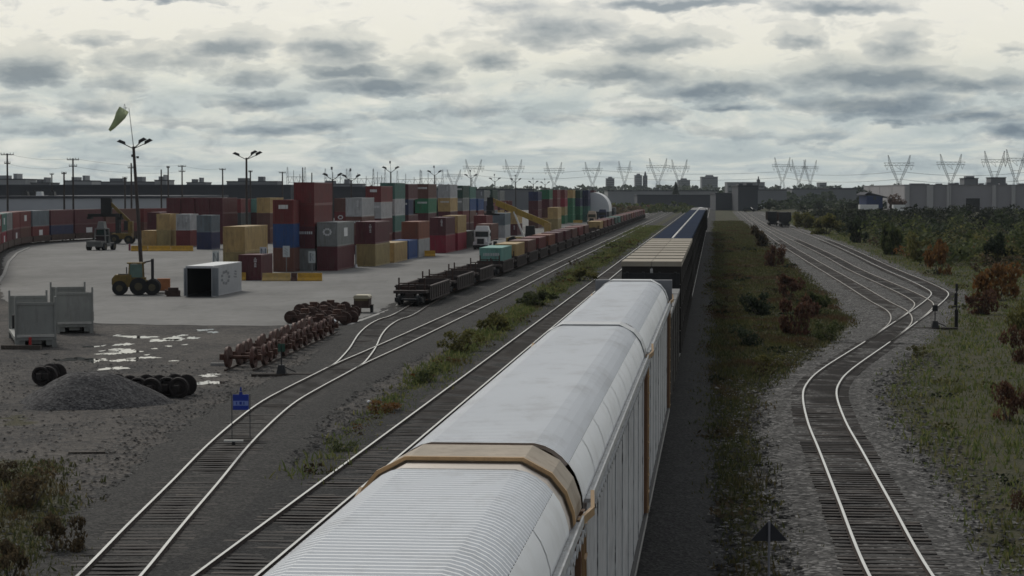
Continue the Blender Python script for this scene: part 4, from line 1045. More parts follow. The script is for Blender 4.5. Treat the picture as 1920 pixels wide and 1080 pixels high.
# grey low-bed tractor and container handlers at the back
def handler(p, rz, label, m_b, boom=False):
    t = empty('container_handler', label, 'container handler', p, rz); return t
p = G(232, 457); t = empty('container_handler', 'tall black and yellow container handler with raised spreader at the back', 'container handler', p, math.radians(180))
mb = MB(); mb.bb(-1.6, 1.9, -1.2, 1.2, .9, 1.9); mb.bb(-1.7, -.9, -.8, .8, 1.9, 4.0); mb.build('chassis', m_yeldull, t)
mb = MB(); mb.box((-.6, -.2, 3.2), (1.0, 1.6, 1.7), 0, None, .9); mb.build('cab', m_dark, t)
mb = MB()
for y in (-.7, .7): mb.bb(.6, 1.3, y-.25, y+.25, .6, 5.4)
mb.bb(.65, 1.25, -.7, .7, 2.8, 3.4); mb.build('mast', m_dark, t)
mb = MB(); mb.bar((-1.0, 0, 4.0), (2.4, 0, 7.3), .45, .55); mb.build('lift_arm', m_yeldull, t)
mb = MB(); mb.bb(2.1, 3.9, -.8, .8, 5.3, 8.2); mb.bb(.2, 6.3, -.5, .5, 4.8, 5.35); mb.bb(5.6, 6.3, -1.2, 1.2, 4.4, 4.8); mb.bb(.2, .9, -1.2, 1.2, 4.3, 4.8); mb.build('spreader', m_black, t)
for x, y, r in ((-1.1, -1.3, .75), (-1.1, 1.3, .75), (1.4, -1.4, .85), (1.4, 1.4, .85)): wheel(t, x, y, r, .6)
p = G(190, 469); t = empty('yard_tractor', 'grey yard tractor with a low nose and caged cab, in front of the black handler', 'yard tractor', p, math.radians(-105))
m_gry = M('tractor_grey', (.17, .175, .17), .6, 0, .2, 1)
mb = MB(); mb.bb(-2.4, 2.6, -1.35, 1.35, .6, 1.15); mb.bb(.9, 2.7, -1.3, 1.3, 1.15, 1.5); mb.build('chassis', m_gry, t)
mb = MB()
for x in (-1.2, .5):
    for y in (-.95, .95): mb.bar((x, y, 1.15), (x*.8, y*.85, 3.4), .14)
for z in (2.3, 3.4): mb.bb(-1.1, .5, -.9, .9, z-.06, z+.06)
mb.bb(-1.15, -.9, -.9, .9, 1.15, 3.4); mb.box((-.3, 0, 4.0), (1.2, 1.3, 1.1), 0, None, .7); mb.build('cab', m_gry, t)
mb = MB(); mb.box((-.25, 0, 2.3), (1.2, 1.5, 1.9), 0, None, .9); mb.build('cab_glass', m_glass, t)
for x in (-1.6, 1.7):
    for y in (-1.3, 1.3): wheel(t, x, y, .62, .5)
# yellow reach stacker, boom toward the containers (local +X = left in the photo)
p = G(992, 462); t = empty('reach_stacker', 'yellow reach stacker with long raised boom reaching left over containers', 'reach stacker', p, math.radians(180-4))
mb = MB(); mb.bb(-3.4, 3.4, -1.3, 1.3, .8, 1.6); mb.bb(-3.6, -1.6, -1.35, 1.35, .7, 2.2); mb.bb(2.2, 3.8, -1.6, 1.6, .7, 1.5); mb.build('chassis', m_yel, t)
mb = MB(); mb.box((-.2, -.1, 2.55), (1.7, 1.5, 1.9), 0, None, .88); mb.build('cab', m_dark, t)
mb = MB(); mb.bar((-3.2, 0, 3.7), (5.6, 0, 7.4), .75, .95); mb.build('boom', m_yel, t)
mb = MB(); mb.bar((2.2, 0, 6.28), (6.4, 0, 7.95), .5, .62); mb.bb(-3.7, -2.6, -.8, .8, 2.1, 4.0); mb.build('boom_pivot', m_yeld, t)
mb = MB()
for y in (-.55, .55): mb.bar((.9, y, 1.6), (2.6, y, 5.9), .22)
mb.build('lift_cylinder', m_chrome, t)
mb = MB(); mb.bb(6.1, 7.1, -.6, .6, 6.9, 8.3); mb.bb(6.0, 7.2, -.9, .9, 6.1, 6.9); mb.bb(6.1, 7.0, -3.4, 3.4, 5.6, 6.1); mb.bb(5.0, 7.6, -.4, .4, 5.3, 5.6); mb.build('spreader', m_black, t)
for x, y, r in ((-2.5, -1.2, .8), (-2.5, 1.2, .8), (2.7, -1.5, .85), (2.7, 1.5, .85)): wheel(t, x, y, r, .65)
# trucks facing the camera
def semi(x, y, label, body, trailer, k=1.0):
    p = G(x, y); t = empty('semi_truck', label, 'truck', p, RZ)
    mb = MB(); mb.bb(-1.2, 1.2, 1.9, 4.3, .9, 3.05); mb.prism([(3.05, 1.2+.9), (4.0, 1.2+.9), (3.9, 3.4), (3.5, 2.9)], -1.05, 1.05, axis='x', mat=Matrix(((1, 0, 0, 0), (0, 0, 1, 0), (0, 1, 0, 0), (0, 0, 0, 1)))) if False else None
    mb.box((0, 3.2, 3.4), (2.2, 2.2, .7), 0, None, .84); mb.box((0, .95, 1.3), (1.75, 1.95, 1.1), 0, None, .9)
    for s in (-1, 1): mb.box((s*1.0, .9, .95), (.5, 1.7, .6), 0, None, .8)
    mb.build('cab', body, t)
    mb = MB(); mb.add([(-1.05, 1.885, 2.0), (1.05, 1.885, 2.0), (.98, 1.885, 2.85), (-.98, 1.885, 2.85)], [(0, 1, 2, 3)]); mb.bb(-1.05, 1.05, 1.87, 1.89, 2.0, 2.85); mb.build('windscreen', m_glass, t)
    mb = MB(); mb.bb(-.55, .55, -.06, -.02, .9, 1.75); mb.bb(-1.2, 1.2, -.16, -.06, .35, .72); mb.build('grille', m_dark, t)
    for s in (-1, 1):
        mb = MB(); mb.bb(s*.75, s*1.15, .0, .06, .95, 1.22); mb.build('headlight', m_lampw_, t)
        mb = MB(); mb.bb(s*1.35, s*1.5, 1.75, 1.85, 2.1, 2.7); mb.bar((s*1.2, 1.9, 2.4), (s*1.4, 1.82, 2.4), .05); mb.build('mirror', m_dark, t)
    for yy in (.9, 4.6, 5.8, 13.6, 14.9):
        for s in (-1, 1):
            mb = MB(); mb.tube((s*.75, yy, .5), (s*1.18, yy, .5), .5, 16); mb.build('wheel', m_black, t)
    mb = MB(); mb.bb(-.45, .45, 2, 6.6, .75, .95); mb.bb(-.5, .5, 5.0, 16.8, 1.12, 1.35)
    for yy in (5.3, 16.6): mb.bb(-1.2, 1.2, yy-.15, yy+.15, 1.2, 1.4)
    mb.build('chassis', m_dark, t)
    if trailer:
        q = p + Vector((SN*5.0, CS*5.0, 0)); container((q.x, q.y, 1.41), RZ, trailer, f'{CNAME[trailer]} container carried on the trailer of the {label.split(" truck")[0]} truck', 12.19, 2.6, None, 'containers on trucks')
m_lampw_ = M('headlight_lens', (.75, .76, .78), .2, 0, .05, 3)
semi(901, 468, 'white semi truck with dark windscreen driving toward the camera by the containers', m_white, 'brown')
semi(1109, 421, 'beige far truck driving toward the camera near the white dome', M('beige_paint', (.42, .34, .26), .5, 0, .1, 1), None)
semi(1129, 416, 'dark blue far truck just right of the beige one', cm('navy'), None)
semi(1116, 404, 'pale far truck behind the beige and blue ones', m_white, None)
semi(1144, 413, 'black far truck rightmost beside the white dome', m_dark, 'charcoal')
# small cart: cream lid, brown body, two wheels
p = G(680, 586); t = empty('generator_cart', 'small brown two-wheeled cart with a cream rounded lid on the pavement', 'cart', p, -.05)
mb = MB(); mb.bb(-.58, .58, -.9, .9, .42, 1.12); mb.bb(-.66, .66, -.7, .7, .38, .46); mb.build('body', m_rustd, t)
mb = MB(); mb.prism([(-.62, 1.12), (.62, 1.12), (.60, 1.28), (.48, 1.38), (-.48, 1.38), (-.60, 1.28)], -.95, .95); mb.build('lid', M('cream_paint', (.52, .47, .34), .5, 0, .1, 1), t)
mb = MB(); mb.bb(-.5, .5, -.93, -.9, .95, 1.12); mb.build('rear_panel', M('olive_panel', (.12, .10, .05), .6), t)
for s in (-1, 1):
    mb = MB(); mb.tube((s*.62, -.1, .3), (s*.82, -.1, .3), .3, 16); mb.build('wheel', m_black, t); mb = MB(); mb.bb(s*.6, s*.84, -.5, .3, .56, .62); mb.build('mudguard', m_rustd, t)
mb = MB(); mb.bar((0, -.9, .45), (0, -1.5, .35), .08); mb.tube((0, -1.2, 0), (0, -1.2, .4), .04, 6); mb.build('tow_bar', m_rustd, t)
# grey flat racks with raised end walls
m_rack = M('rack_grey', (.30, .305, .285), .6, 0, .12, .6, (.16, .15, .14), .5)
m_lip = M('rack_lip', (.52, .51, .48), .6, 0, .15, 2)
def flat_rack(x, y, rz, label, w=2.45, h=3.05, L=9.0, red=False):
    p = G(x, y); t = empty('flat_rack', label, 'flat rack container', p, rz)
    for e in (0, 1):
        y0 = 0 if e == 0 else L
        mb = MB(); mb.bb(-w/2+.1, w/2-.1, y0-.05, y0+.05, .75, h-.35); mb.bb(-w/2+.1, w/2-.1, y0-.09, y0+.09, h-.5, h-.35)
        for s in (-1, 1): mb.bb(s*(w/2-.12), s*w/2, y0-.13, y0+.13, .5, h)
        mb.build('end_wall', m_rack, t)
        mb = MB(); mb.bb(-w/2+.12, w/2-.12, y0-.16, y0+.1, .62, .74); mb.build('sill_lip', m_lip, t)
    mb = MB(); mb.bb(-w/2, w/2, -.1, L+.1, .42, .6); mb.bb(-w/2+.15, -w/2+.6, -.02, L, .12, .42); mb.bb(w/2-.6, w/2-.15, -.02, L, .12, .42); mb.bb(-.35, .35, .1, L, .2, .42)
    for s in (-1, 1): mb.bb(s*(w/2-.25), s*w/2, -.12, .12, 0, .42); mb.bb(s*(w/2-.25), s*w/2, L-.12, L+.12, 0, .42)
    mb.build('base_frame', m_rack, t)
    if red: mb = MB(); mb.bb(-.42, -.25, -.2, -.12, .05, .62); mb.build('red_strap', M('strap_red', (.4, .03, .03), .6), t)
    mb = MB(); mb.bb(-w/2+.3, w/2-.3, .4, 1.4, .6, .95); mb.tube((-w/2-.02, 1.0, 1.1), (-w/2-.02, 1.0, 1.9), .1, 8); mb.tube((w/2+.02, 2.2, .7), (w/2+.02, 2.2, 1.3), .14, 8); mb.build('lashing_gear', m_dark, t)
flat_rack(67, 651, math.radians(15), 'nearest grey flat rack with tall corner posts and a red strap', red=True)
flat_rack(140, 625, math.radians(14), 'grey flat rack with tall posts right of and behind the nearest one')
q = G(40, 655); mb = MB(); mb.bb(-1.2, 1.2, -.15, .15, 0, .25); mb.bb(-1.0, -.5, -.25, .25, 0, .12); mb.build('timber_beam', m_wood, None, (q.x, q.y, 0), -.1, label='dark timber beam lying at the foot of the nearest flat rack', cat='timber')
# wheelsets
def wheelset_mb():
    a = MB(); a.tube((-1.1, 0, .46), (1.1, 0, .46), .085, 10)
    for s in (-1, 1): a.box((s*1.02, 0, .46), (.22, .26, .26))
    w = []
    for s in (-1, 1):
        m = MB(); n = 24; prof = [(.60, .09), (.60, .46), (.635, .50), (.665, .47), (.79, .455), (.79, .36), (.70, .30), (.72, .14), (.80, .12), (.80, .09)]; k = len(prof); vs = []
        for i in range(n):
            t = 2*PI*i/n
            for x, r in prof: vs.append((s*x, r*math.cos(t), .46+r*math.sin(t)))
        m.add(vs, [(i*k+j, i*k+(j+1) % k, ((i+1) % n)*k+(j+1) % k, ((i+1) % n)*k+j) for i in range(n) for j in range(k)], 0, False)
        w.append(m)
    return a, w
a_, w_ = wheelset_mb()
def rust_wheel_mat():
    return M('rusty_wheel', (.095, .042, .032), .65, .2, .5, 2.5, (.34, .28, .25), .5)
AXR = a_.mesh('axle', m_rust); WHR = [m.mesh('wheel', rust_wheel_mat()) for m in w_]
AXD = a_.mesh('axle', M('dark_wheel', (.026, .021, .020), .75, .1, .3, 2, (.07, .05, .045), .4)); WHD = [m.mesh('wheel', M('dark_wheel', (.032, .026, .024), .75, .1, .4, 2, (.09, .06, .05), .5)) for m in w_]
def wheelset(p, rz, ax, wh, label, group):
    t = empty('wheelset', label, 'wheelset', p, rz, group); ob('axle', ax, t)
    for m in wh: ob('wheel', m, t)
    if ax is AXR: t.scale = (1, 1.2, 1.2)
    return t
p0, p1 = G(456, 693), G(600, 629); n = 14
for i in range(n):
    q = p0.lerp(p1, i/(n-1)) + Vector((R.uniform(-.12, .12), 0, .10))
    wheelset(q, RZ+R.uniform(-.05, .05)-.02, AXR, WHR, f'{nth(i)} rusty railway wheelset from the near end of the red-brown row', 'rusty wheelsets in a row')
mb = MB(); d = (p1-p0)
for s in (-.75, .75):
    o = Vector((s, 0, .05)); mb.bar(p0 - d*.04 + o, p1 + d*.1 + o, .09, .1)
mb.build('storage_rail', m_railside, None, label='pair of rusty rails under the row of red-brown wheelsets', cat='rail')
q = G(430, 686); mb = MB(); mb.bb(-.4, .4, -.12, .12, 0, .16); mb.build('white_block', m_concrete, None, (q.x-.6, q.y, 0), 0, label='small pale block at the near left end of the rusty wheelset row', cat='block')
for i, (x, y) in enumerate([(82, 722), (99, 720), (208, 744), (236, 745), (264, 745), (292, 744), (318, 744), (343, 743)]):
    q = G(x, y); wh = wheelset((q.x, q.y + (.0 if i % 2 else .55), 0), PI/2 - .12, AXD, WHD, f'{nth(i)} black wheelset from the left behind the gravel heap', 'black wheelsets behind the gravel heap')
m_bogr = M('bogie_rust', (.075, .04, .032), .8, .1, .45, 2, (.05, .03, .025), .6)
BOGR = bogie_mb(0).mesh('side_frames', m_bogr)
for i, (x, y, a) in enumerate([(572, 606, 1.45), (607, 600, 1.6), (640, 598, 1.5), (600, 618, .2), (632, 608, 1.3), (588, 592, 1.4), (620, 588, 1.2)]):
    q = G(x, y); t = empty('freight_bogie', f'{nth(i)} rust-red spare freight bogie in the heap beside the cart', 'bogie', q, a, 'spare bogies in the heap')
    ob('side_frames', BOGR, t)
    mb = MB(); mb.tube((0, 0, .7), (0, 0, 1.05), .3, 12); mb.bb(-.5, .5, -.2, .2, .72, .85); mb.build('centre_plate', m_rust, t)
q = G(620, 624); mb = MB(); mb.tube((-.2, .1, .1), (.3, -.2, .85), .12, 8); mb.build('white_pipe', m_lampw_, None, q, 0, label='short white pipe sticking up beside the spare bogies', cat='pipe')
# switch stands and signs
def switch_stand(x, y, label, tgt, rz=0.):
    p = G(x, y); t = empty('switch_stand', label, 'switch stand', p, rz)
    mb = MB(); mb.bb(-1.5, 1.5, -.14, .14, -.02, .14); mb.bb(-1.5, 1.5, .4, .66, -.02, .14); mb.build('headblock_timber', m_tie, t)
    mb = MB(); mb.box((0, .2, .36), (.5, .5, .45), 0, None, .6); mb.tube((0, .2, .5), (0, .2, 1.6), .035, 8); mb.bar((0, .2, .55), (.75, .2, .2), .05); mb.build('stand', m_dark, t)
    mb = MB(); mb.bb(-.18, .18, .18, .22, 1.25, 1.65); mb.build('target', tgt, t)
switch_stand(527, 706, 'dark switch stand on timbers beside the yard track switch', M('target_green', (.03, .10, .07), .5))
switch_stand(1754, 618, 'dark switch stand beside the right-hand ladder switch', m_dark)
p = G(1793, 617); t = empty('signal_mast', 'tall black signal mast at the tip of the ladder tracks', 'signal mast', p)
mb = MB(); mb.tube((0, 0, -.1), (0, 0, 3.1), .045, 8); mb.build('post', m_dark, t)
mb = MB(); mb.tube((0, 0, .05), (0, 0, 1.35), .13, 10); mb.tube((-.06, 0, 1.65), (-.03, 0, 2.45), .12, 10); mb.build('post_sleeve', m_black, t)
mb = MB(); mb.bb(-.3, .25, -.03, .03, 1.48, 1.56); mb.bb(-.08, .08, -.05, .05, 2.6, 3.1); mb.build('marker', m_lampw_ if False else m_dark, t)
# blue sign over the track edge
p = G(452, 826); t = empty('blue_sign', 'blue sign board with a lighter band standing between the left-hand rails', 'sign', (p.x, p.y, 0))
s = p.y/F; mb = MB()
for k in (-1, 1): mb.tube((k*17*s, 0, -.1), (k*17*s, 0, 88*s), .018, 6)
mb.build('sign_post', M('post_grey', (.07, .075, .08), .6, .2, .1, 2), t)
mb = MB(); mb.bb(-15*s, 15*s, -.03, -.005, 58*s, 87*s); mb.build('sign_board', m_signblue, t)
mb = MB(); mb.bb(-14*s, 14*s, -.036, -.03, 66*s, 75*s); mb.build('sign_band', m_bandblue, t)
mb = MB()
for x0, x1 in ((-9, -7), (-2.5, 2), (5, 7)): mb.bb(x0*s, x1*s, -.042, -.036, 68*s, 73.5*s)
mb.build('lettering', m_signblue, t)
mb = MB(); mb.bb(-3*s, 3*s, -.02, .02, 87*s, 92*s); mb.box((0, 0, 97*s), (4*s, .06, 8*s), 0, None, .6); mb.build('sign_lamp', m_signblue, t)
p = G(438, 838); s = p.y/F; t = empty('track_marker', 'small pale T-shaped plate on a stub below the blue sign', 'marker', p)
mb = MB(); mb.bb(-18*s, 18*s, -.08, .08, 10*s, 13*s); mb.build('plate', m_lip, t); mb = MB(); mb.bb(-3*s, 3*s, -.04, .04, 0, 10*s); mb.build('stub', m_dark, t)
# triangular sign seen from behind, its post below the frame edge
q = AT(1442, 976, 40.0); s = 40/F; t = empty('triangular_sign', 'dark back of a triangular sign on a grey post at the bottom edge', 'sign', (q.x, 40, 0))
mb = MB(); mb.tube((0, -.02, -.1), (0, -.02, q.z), .022, 8); mb.build('sign_post', M('post_galvanised', (.28, .28, .31), .45, .5, .1, 3), t)
mb = MB(); mb.prism([(-36*s, q.z-39*s), (36*s, q.z-39*s), (2*s, q.z-2*s), (-2*s, q.z-2*s)], .01, .025); mb.build('sign_board', M('sign_back', (.035, .036, .042), .5, .1, .15, 3), t)
# yellow barriers
JP = [(-.32, 0), (.32, 0), (.32, .14), (.14, .38), (.10, .85), (-.10, .85), (-.14, .38), (-.32, .14)]
def barrier(x0, x1, y, label, mat, rz=0.):
    p = G((x0+x1)/2, y); L = (x1-x0)*p.y/F; mb = MB(); mb.prism([(a, b*1.0) for a, b in JP], -L/2, L/2, axis='x', mat=None)
    mb.build('barrier', mat, None, p, rz, label=label, cat='barrier', group='yellow concrete barriers')
barrier(492, 545, 527, 'pale weathered yellow barrier in front of the maroon container', m_yeld); barrier(546, 557, 527, 'short dark-striped barrier piece between the pale and bright yellow ones', m_rust)
barrier(558, 604, 527, 'bright yellow barrier at the foot of the tall red stack', m_yelb); barrier(446, 461, 526, 'yellow barrier end right beside the open white container', m_yelb)
barrier(246, 277, 471, 'left of the three yellow barriers under the small tan stack', m_yelb); barrier(278, 320, 471, 'middle of the three yellow barriers under the small tan stack', m_yelb)
barrier(321, 362, 471, 'right of the three yellow barriers under the small tan stack', m_yelb); barrier(796, 816, 481, 'short yellow barrier between the rust and crimson container pairs', m_yelb)
barrier(1075, 1092, 418, 'far yellow barrier near the beige truck', m_yel)
def yard_sign(x, yb, yt, by, label, k):
    p = G(x, by); s = p.y/F; z1 = (by-yt)*s; z0 = (by-yb)*s; w = 6.5*s; t = empty('row_sign', label, 'sign', p, 0, 'white row signs in the yard')
    mb = MB(); mb.tube((0, .04, -.05), (0, .04, z1-.1), .05, 6); mb.build('sign_post', m_lattice, t)
    mb = MB(); mb.bb(-w, w, -.03, .01, z0, z1); mb.build('sign_board', M('sign_white', (.55, .6, .62), .5, 0, .05, 2), t)
    mb = MB(); st = {0: [((-.6, .85), (.6, .15)), ((-.6, .15), (-.6, .85)), ((.6, .15), (.6, .85))], 1: [((-.5, .85), (.5, .6)), ((-.5, .6), (.5, .35)), ((-.5, .35), (.5, .15))], 2: [((-.5, .15), (-.5, .85)), ((-.5, .85), (.5, .7)), ((.5, .7), (-.5, .5)), ((-.3, .5), (.6, .15))]}[k]
    for (a, b), (c, d) in st: mb.bar((a*w, -.04, z0+(z1-z0)*b), (c*w, -.04, z0+(z1-z0)*d), .18*w*1.2, .02)
    mb.build('lettering', M('sign_ink', (.05, .08, .11), .6), t)
yard_sign(494, 482, 463, 522, 'white row sign left of the other, above the maroon container', 0); yard_sign(537, 482, 461, 522, 'white row sign just left of the tall red stack', 1)
yard_sign(585, 493, 471, 512, 'white row sign against the grey container under the red stack', 2); yard_sign(405, 497, 470, 510, 'white row sign above the open white container', 0)
for x, y, h, lb in [(667, 502, 42, 'thin grey pole with white base between two front-row container pairs'), (752, 484, 22, 'short pale post with white base left of the rust and pale pair')]:
    p = G(x, y); s = p.y/F; t = empty('marker_post', lb, 'post', p); mb = MB(); mb.tube((0, 0, 0), (0, 0, h*s), .09, 8); mb.build('post', M('post_pale', (.3, .31, .31), .6), t); mb = MB(); mb.tube((0, 0, 0), (0, 0, .42), .24, 12, .18); mb.build('base', m_lampw_, t)
p = G(243, 470); mb = MB(); mb.tube((0, 0, 0), (0, 0, .95), .16, 10); mb.ball((0, 0, .95), .16); mb.build('bollard', M('bollard_red', (.18, .03, .06), .6), None, p, label='dark red bollard at the left end of the yellow barriers', cat='bollard')
for x, y, sz, lb in [(197, 763, .30, 'white scrap lump lying on the front of the gravel heap'), (692, 757, .16, 'pale stone lying between the straight rails')]:
    p = G(x, y); mb = MB(); mb.ball((0, 0, sz*.5), sz*.7, 7, 0, (1.1, .8, .7)); mb.build('scrap_lump', m_lampw_, None, p, label=lb, cat='scrap')
p = G(165, 851); mb = MB(); mb.bar((-.7, 0, .03), (.6, .1, .04), .14, .08); mb.build('timber_beam', m_wood, None, p, label='lone dark timber lying on the dirt left of the tracks', cat='timber')
# ================================================================ LIGHT POLES, UTILITY POLES
def light_pole(x, by, ty, label, lean=0, heads=3, sock=False, r=.2, sc_=1.0):
    p = G(x, by); s = p.y/F; h = (by-ty)*s; t = empty('light_pole', label, 'light pole', p, 0, 'yard light poles')
    top = Vector((lean*s, 0, h)); mb = MB(); mb.tube((0, 0, -.2), top, r, 10, r*.65); mb.build('pole', M('wood_pole', (.055, .045, .042), .85, 0, .25, 1), t)
    arms = [(-1.25, .1, .35), (.95, -.3, .55), (1.55, .2, .45)][:heads] if heads == 3 else [(-1.15, .1, .65), (1.15, -.1, .65)]
    for i, (dx, dy, dz) in enumerate(arms):
        q = top + Vector((dx, dy, dz))*sc_; mb = MB(); mb.bar(top - Vector((0, 0, .25)), q, .09*sc_); mb.build('arm', m_dark, t)
        mb = MB(); a = math.radians(28 if dx > 0 else -22); Mt = Matrix.Translation(q) @ Matrix.Rotation(-a, 4, 'Y')
        mb.box((0.15 if dx > 0 else -.15, 0, .12), (1.05*sc_, .55*sc_, .34*sc_), 0, Mt, .6); mb.build('lamp_head', m_dark, t)
    if heads == 2:
        mb = MB(); mb.tube(top, top + Vector((-.12, 0, 1.9))*sc_, .04, 6); mb.bb(top.x-.3*sc_, top.x+.02, -.05, .05, h+1.6*sc_, h+2.1*sc_); mb.build('antenna', m_lattice, t)
    return t, top, s
p_, top, s = light_pole(266, 512, 275, 'leaning wooden light pole with a windsock on top, rising behind the forklift', lean=-14, r=.24)
a = top + Vector((-8*s, 0, 72*s)); mb = MB(); mb.tube(top, a, .05, 8, .03); mb.build('windsock_mast', m_lattice, p_)
mb = MB(); mb.bb(top.x-.25, top.x-.05, -.1, .1, top.z-1.2, top.z-.9); mb.bb(top.x+.35, top.x+.6, -.1, .1, top.z-1.35, top.z-1.1); mb.bar((top.x, 0, top.z-1.2), (top.x+.4, 0, top.z-1.2), .06); mb.build('pole_fitting', m_dark, p_)
# windsock (hangs down to the left)
wt = empty('windsock', 'drooping green windsock hanging from the mast above the leaning pole', 'windsock', p_.location)
def sk(x, y): return Vector(((x-266)*s, 0, (512-y)*s))
pts = [(sk(236, 206), .62), (sk(229, 217), .60), (sk(222, 227), .42), (sk(214, 237), .30), (sk(207, 245), .16)]
mb = MB(); n = 14; VV = []
for i, (q, r) in enumerate(pts):
    d = (pts[min(i+1, 4)][0]-pts[max(i-1, 0)][0]).normalized(); a1 = Vector((0, 1, 0)); b1 = d.cross(a1)
    for k in range(n): th = 2*PI*k/n; rr_ = r*(1+.12*math.sin(3*th+i)); VV.append(q + a1*rr_*math.cos(th)*.7 + b1*rr_*math.sin(th))
mb.add(VV, [(i*n+k, i*n+(k+1) % n, (i+1)*n+(k+1) % n, (i+1)*n+k) for i in range(4) for k in range(n)], 0, True)
mb.build('sock', leafmat('windsock_green', (.46, .52, .34), (.46, .52, .34), (.46, .52, .34)), wt)
mb = MB(); mb.bar(sk(241, 203), sk(236, 203), .06); VV = []
for k in range(14): th = 2*PI*k/14; VV.append(pts[0][0] + Vector((0, .45*math.cos(th), .62*math.sin(th))))
for k in range(14): mb.bar(VV[k], VV[(k+1) % 14], .04)
mb.build('sock_ring', m_lattice, wt)
light_pole(463, 487, 296, 'second light pole with three lamp heads, above the tan-topped containers', heads=3, r=.2)
for i, (x, by, ty) in enumerate([(733, 436, 322), (815, 425, 328), (883, 418, 334), (928, 412, 340), (967, 410, 341), (1000, 404, 345), (1022, 402, 346), (624, 448, 336), (659, 444, 338)]):
    light_pole(x, by, ty, f'dark far light pole, {nth(i)} counted after the three-headed one', heads=2, r=.22, sc_=1.15)
def utility(x, by, ty, label, arms):
    p = G(x, by); s = p.y/F; h = (by-ty)*s; t = empty('utility_pole', label, 'utility pole', p, 0, 'wooden utility poles at the left')
    mb = MB(); mb.tube((0, 0, -.2), (0, 0, h), .24, 8, .16); mb.build('pole', MATS['wood_pole'], t)
    for z, w in arms:
        mb = MB(); mb.bb(-w, w, -.08, .08, h-z-.08, h-z+.08)
        for k in (-1, -.5, .5, 1): mb.tube((k*w*.95, 0, h-z+.08), (k*w*.95, 0, h-z+.4), .06, 6)
        mb.build('crossarm', MATS['wood_pole'], t)
    return p, h
ups = []
for i, (x, by, ty, ar) in enumerate([(15, 446, 288, [(.25, 1.3), (2.0, .6)]), (138, 445, 297, [(.3, 1.2), (1.6, .8)]), (98, 420, 325, [(.3, .6)]), (121, 445, 323, [(.3, .5)]), (235, 440, 332, [(.3, .5)]), (247, 442, 306, [(1.0, .7)]), (303, 430, 318, []),
        (316, 430, 312, [(.3, .4)]), (342, 428, 310, [(.3, 1.0), (1.6, .8)]), (418, 428, 316, [(.3, .8)]), (470, 430, 320, [(.3, .5)]), (530, 425, 322, [(.3, .9)]), (568, 420, 314, []), (585, 420, 324, [])]):
    ups.append(utility(x, by, ty, f'utility pole, {nth(i)} listed from the left edge behind the left train', ar))
def wire(a, b, sag, r, label):
    mb = MB(); n = 10; P = [a.lerp(b, i/n) - Vector((0, 0, sag*4*(i/n)*(1-i/n))) for i in range(n+1)]
    for q0, q1 in zip(P, P[1:]): mb.tube(q0, q1, r, 4, None, 0, False)
    mb.build('overhead_wire', m_dark, None, label=label, cat='wire', group='wires between utility poles')
def top_(i, dz=0): return ups[i][0] + Vector((0, 0, ups[i][1]-dz))
wire(top_(0), top_(1), .7, .022, 'top wire between the two tallest left utility poles'); wire(top_(0, 2), top_(1, 1.6), .8, .022, 'lower wire between the two tallest left utility poles')
wire(top_(1), top_(8), .8, .025, 'wire running right from the second tall utility pole'); wire(top_(1, 1.6), top_(8, 1.6), .9, .025, 'lower wire running right from the second tall utility pole')
wire(top_(8), top_(9), .6, .025, 'wire running on to the pole near the three-headed light'); wire(top_(0) + Vector((-14, -3, .6)), top_(0), .3, .022, 'wire entering from the left edge to the first pole')
# ================================================================ PYLONS
def pylon(x, ty, wpx, Z, label, style=0, rz=0.0):
    top = AT(x, ty, Z); s = Z/F; h = top.z; w = wpx*s/2; t = empty('pylon', label, 'pylon', (top.x, Z, 0), rz, 'lattice pylons on the horizon')
    mb = MB(); r = .28
    waist = h*.42; zb = h*.80; zw = zb
    def lat(p0, p1, d0, d1, n=9):
        p0, p1 = Vector(p0), Vector(p1); c = []
        for i in range(n+1):
            f = i/n; q = p0.lerp(p1, f); d = d0+(d1-d0)*f; c.append((q+Vector((-d, 0, 0)), q+Vector((d, 0, 0))))
        for i in range(n):
            for k in (0, 1): mb.bar(c[i][k], c[i+1][k], r)
            mb.bar(c[i][0], c[i+1][1], r*.7); mb.bar(c[i][1], c[i+1][0], r*.7)
    for sg in (-1, 1):
        lat((sg*w*.10, 0, waist), (sg*w*.78, 0, zb), .7, 1.2); lat((sg*w*.78, 0, zb), (sg*w*.98, 0, h), 1.2, .25, 5)
        lat((sg*w*.55, 0, 0), (sg*w*.12, 0, waist), .8, .7, 7)
    for z in (zb-1.0, zb+1.4): mb.bar((-w*1.35, 0, z), (w*1.35, 0, z), r*1.2)
    n = 12
    for i in range(n):
        x0, x1 = -w*1.35+w*2.7*i/n, -w*1.35+w*2.7*(i+1)/n; mb.bar((x0, 0, zb-1.0 if i % 2 else zb+1.4), (x1, 0, zb+1.4 if i % 2 else zb-1.0), r*.7)
    mb.bar((-w*.4, 0, waist+(zb-waist)*.45), (w*.4, 0, waist+(zb-waist)*.45), r*1.1)
    mb.build('lattice_frame', m_lattice, t)
    mb = MB()
    for k in (-1.25, 0, 1.25):
        a = Vector((k*w, 0, zb-1)); b = a + Vector((w*.18*(1 if k < 0 else -1 if k > 0 else 1), 0, -h*.10)); mb.bar(a, b, r*.8); mb.bar(Vector((k*w*.76 if k else -w*.4, 0, zb-1)), b, r*.8)
    mb.build('insulator', m_lattice, t); return top.x, zb-1-h*.10, Z
